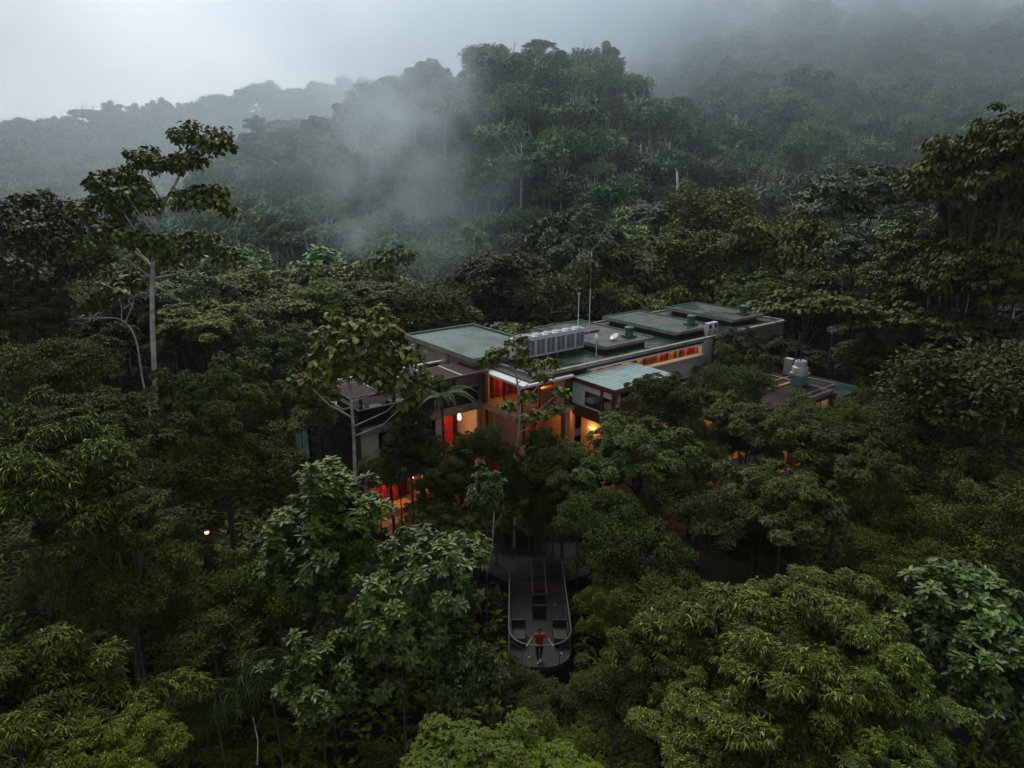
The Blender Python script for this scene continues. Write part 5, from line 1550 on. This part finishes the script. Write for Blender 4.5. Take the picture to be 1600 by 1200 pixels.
# ------------------------------------------------------------------ sky and light
w = bpy.data.worlds.new('World'); scene.world = w; w.use_nodes = True
nt = w.node_tree; N, L = nt.nodes, nt.links; N.clear()
out = N.new('ShaderNodeOutputWorld')
SUN_EL, SUN_AZ = R(56), R(-20)          # azimuth measured from straight ahead (+Y), negative to the left
sky = N.new('ShaderNodeTexSky'); sky.sky_type = 'NISHITA'; sky.sun_disc = False
sky.sun_elevation = SUN_EL; sky.sun_rotation = SUN_AZ
sky.air_density = 1.0; sky.dust_density = 3.0; sky.altitude = 800
b1 = N.new('ShaderNodeBackground'); b1.inputs['Strength'].default_value = 0.06
L.new(sky.outputs[0], b1.inputs['Color'])
tc = N.new('ShaderNodeTexCoord')
sep = N.new('ShaderNodeSeparateXYZ'); L.new(tc.outputs['Generated'], sep.inputs[0])
cr = N.new('ShaderNodeValToRGB')
cr.color_ramp.elements[0].position = 0.0; cr.color_ramp.elements[0].color = (1.04, 1.055, 1.10, 1)
cr.color_ramp.elements[1].position = 1.0; cr.color_ramp.elements[1].color = (0.80, 0.85, 0.90, 1)
e = cr.color_ramp.elements.new(0.16); e.color = (1.00, 1.02, 1.07, 1)
e = cr.color_ramp.elements.new(0.32); e.color = (0.90, 0.99, 1.05, 1)
L.new(sep.outputs['Z'], cr.inputs['Fac'])
nz = N.new('ShaderNodeTexNoise'); nz.inputs['Scale'].default_value = 2.6; nz.inputs['Detail'].default_value = 4; nz.inputs['Roughness'].default_value = .45
mp = N.new('ShaderNodeMapping'); mp.inputs['Scale'].default_value = (1, 1, 2.0); mp.inputs['Location'].default_value = (0.3, 0.1, 0.2)
L.new(tc.outputs['Generated'], mp.inputs[0]); L.new(mp.outputs[0], nz.inputs['Vector'])
mr = N.new('ShaderNodeMapRange'); mr.inputs['From Min'].default_value = .3; mr.inputs['From Max'].default_value = .7
mr.inputs['To Min'].default_value = .74; mr.inputs['To Max'].default_value = 1.24
L.new(nz.outputs['Fac'], mr.inputs['Value'])
bk = N.new('ShaderNodeMapRange'); bk.interpolation_type = 'SMOOTHSTEP'
bk.inputs['From Min'].default_value = -.5; bk.inputs['From Max'].default_value = .75; bk.inputs['To Min'].default_value = .46; bk.inputs['To Max'].default_value = 1.0
L.new(sep.outputs['Y'], bk.inputs['Value'])
mb_ = N.new('ShaderNodeMath'); mb_.operation = 'MULTIPLY'
dt = N.new('ShaderNodeVectorMath'); dt.operation = 'DOT_PRODUCT'
gd = Vector((-0.12, 1.115, 0.30)).normalized(); dt.inputs[1].default_value = gd
L.new(tc.outputs['Generated'], dt.inputs[0])
gl = N.new('ShaderNodeMapRange'); gl.interpolation_type = 'SMOOTHSTEP'
gl.inputs['From Min'].default_value = .86; gl.inputs['From Max'].default_value = 1.0; gl.inputs['To Min'].default_value = .72; gl.inputs['To Max'].default_value = 1.38
L.new(dt.outputs['Value'], gl.inputs['Value'])
mg = N.new('ShaderNodeMath'); mg.operation = 'MULTIPLY'
L.new(mr.outputs['Result'], mg.inputs[0]); L.new(gl.outputs['Result'], mg.inputs[1])
L.new(mg.outputs[0], mb_.inputs[0]); L.new(bk.outputs['Result'], mb_.inputs[1])
b2 = N.new('ShaderNodeBackground'); L.new(cr.outputs[0], b2.inputs['Color']); L.new(mb_.outputs[0], b2.inputs['Strength'])
mx = N.new('ShaderNodeMixShader'); mx.inputs['Fac'].default_value = 0.93
L.new(b1.outputs[0], mx.inputs[1]); L.new(b2.outputs[0], mx.inputs[2]); L.new(mx.outputs[0], out.inputs['Surface'])

sun = bpy.data.lights.new('sun', 'SUN'); sun.energy = 1.9; sun.angle = R(28); sun.color = (1, .965, .92)
so = bpy.data.objects.new('sun', sun); col.objects.link(so)
d = Vector((math.sin(SUN_AZ) * math.cos(SUN_EL), math.cos(SUN_AZ) * math.cos(SUN_EL), math.sin(SUN_EL)))
so.rotation_euler = d.to_track_quat('Z', 'Y').to_euler()

scene.view_settings.view_transform = 'Standard'
scene.view_settings.look = 'None'
scene.view_settings.exposure = 0.12
scene.view_settings.gamma = 1.0
cy = scene.cycles
cy.max_bounces = 6; cy.diffuse_bounces = 2; cy.glossy_bounces = 2; cy.transparent_max_bounces = 12; cy.volume_bounces = 4
cy.transmission_bounces = 3
cy.sample_clamp_indirect = 4.0
cy.volume_step_rate = 1.0; cy.volume_max_steps = 96
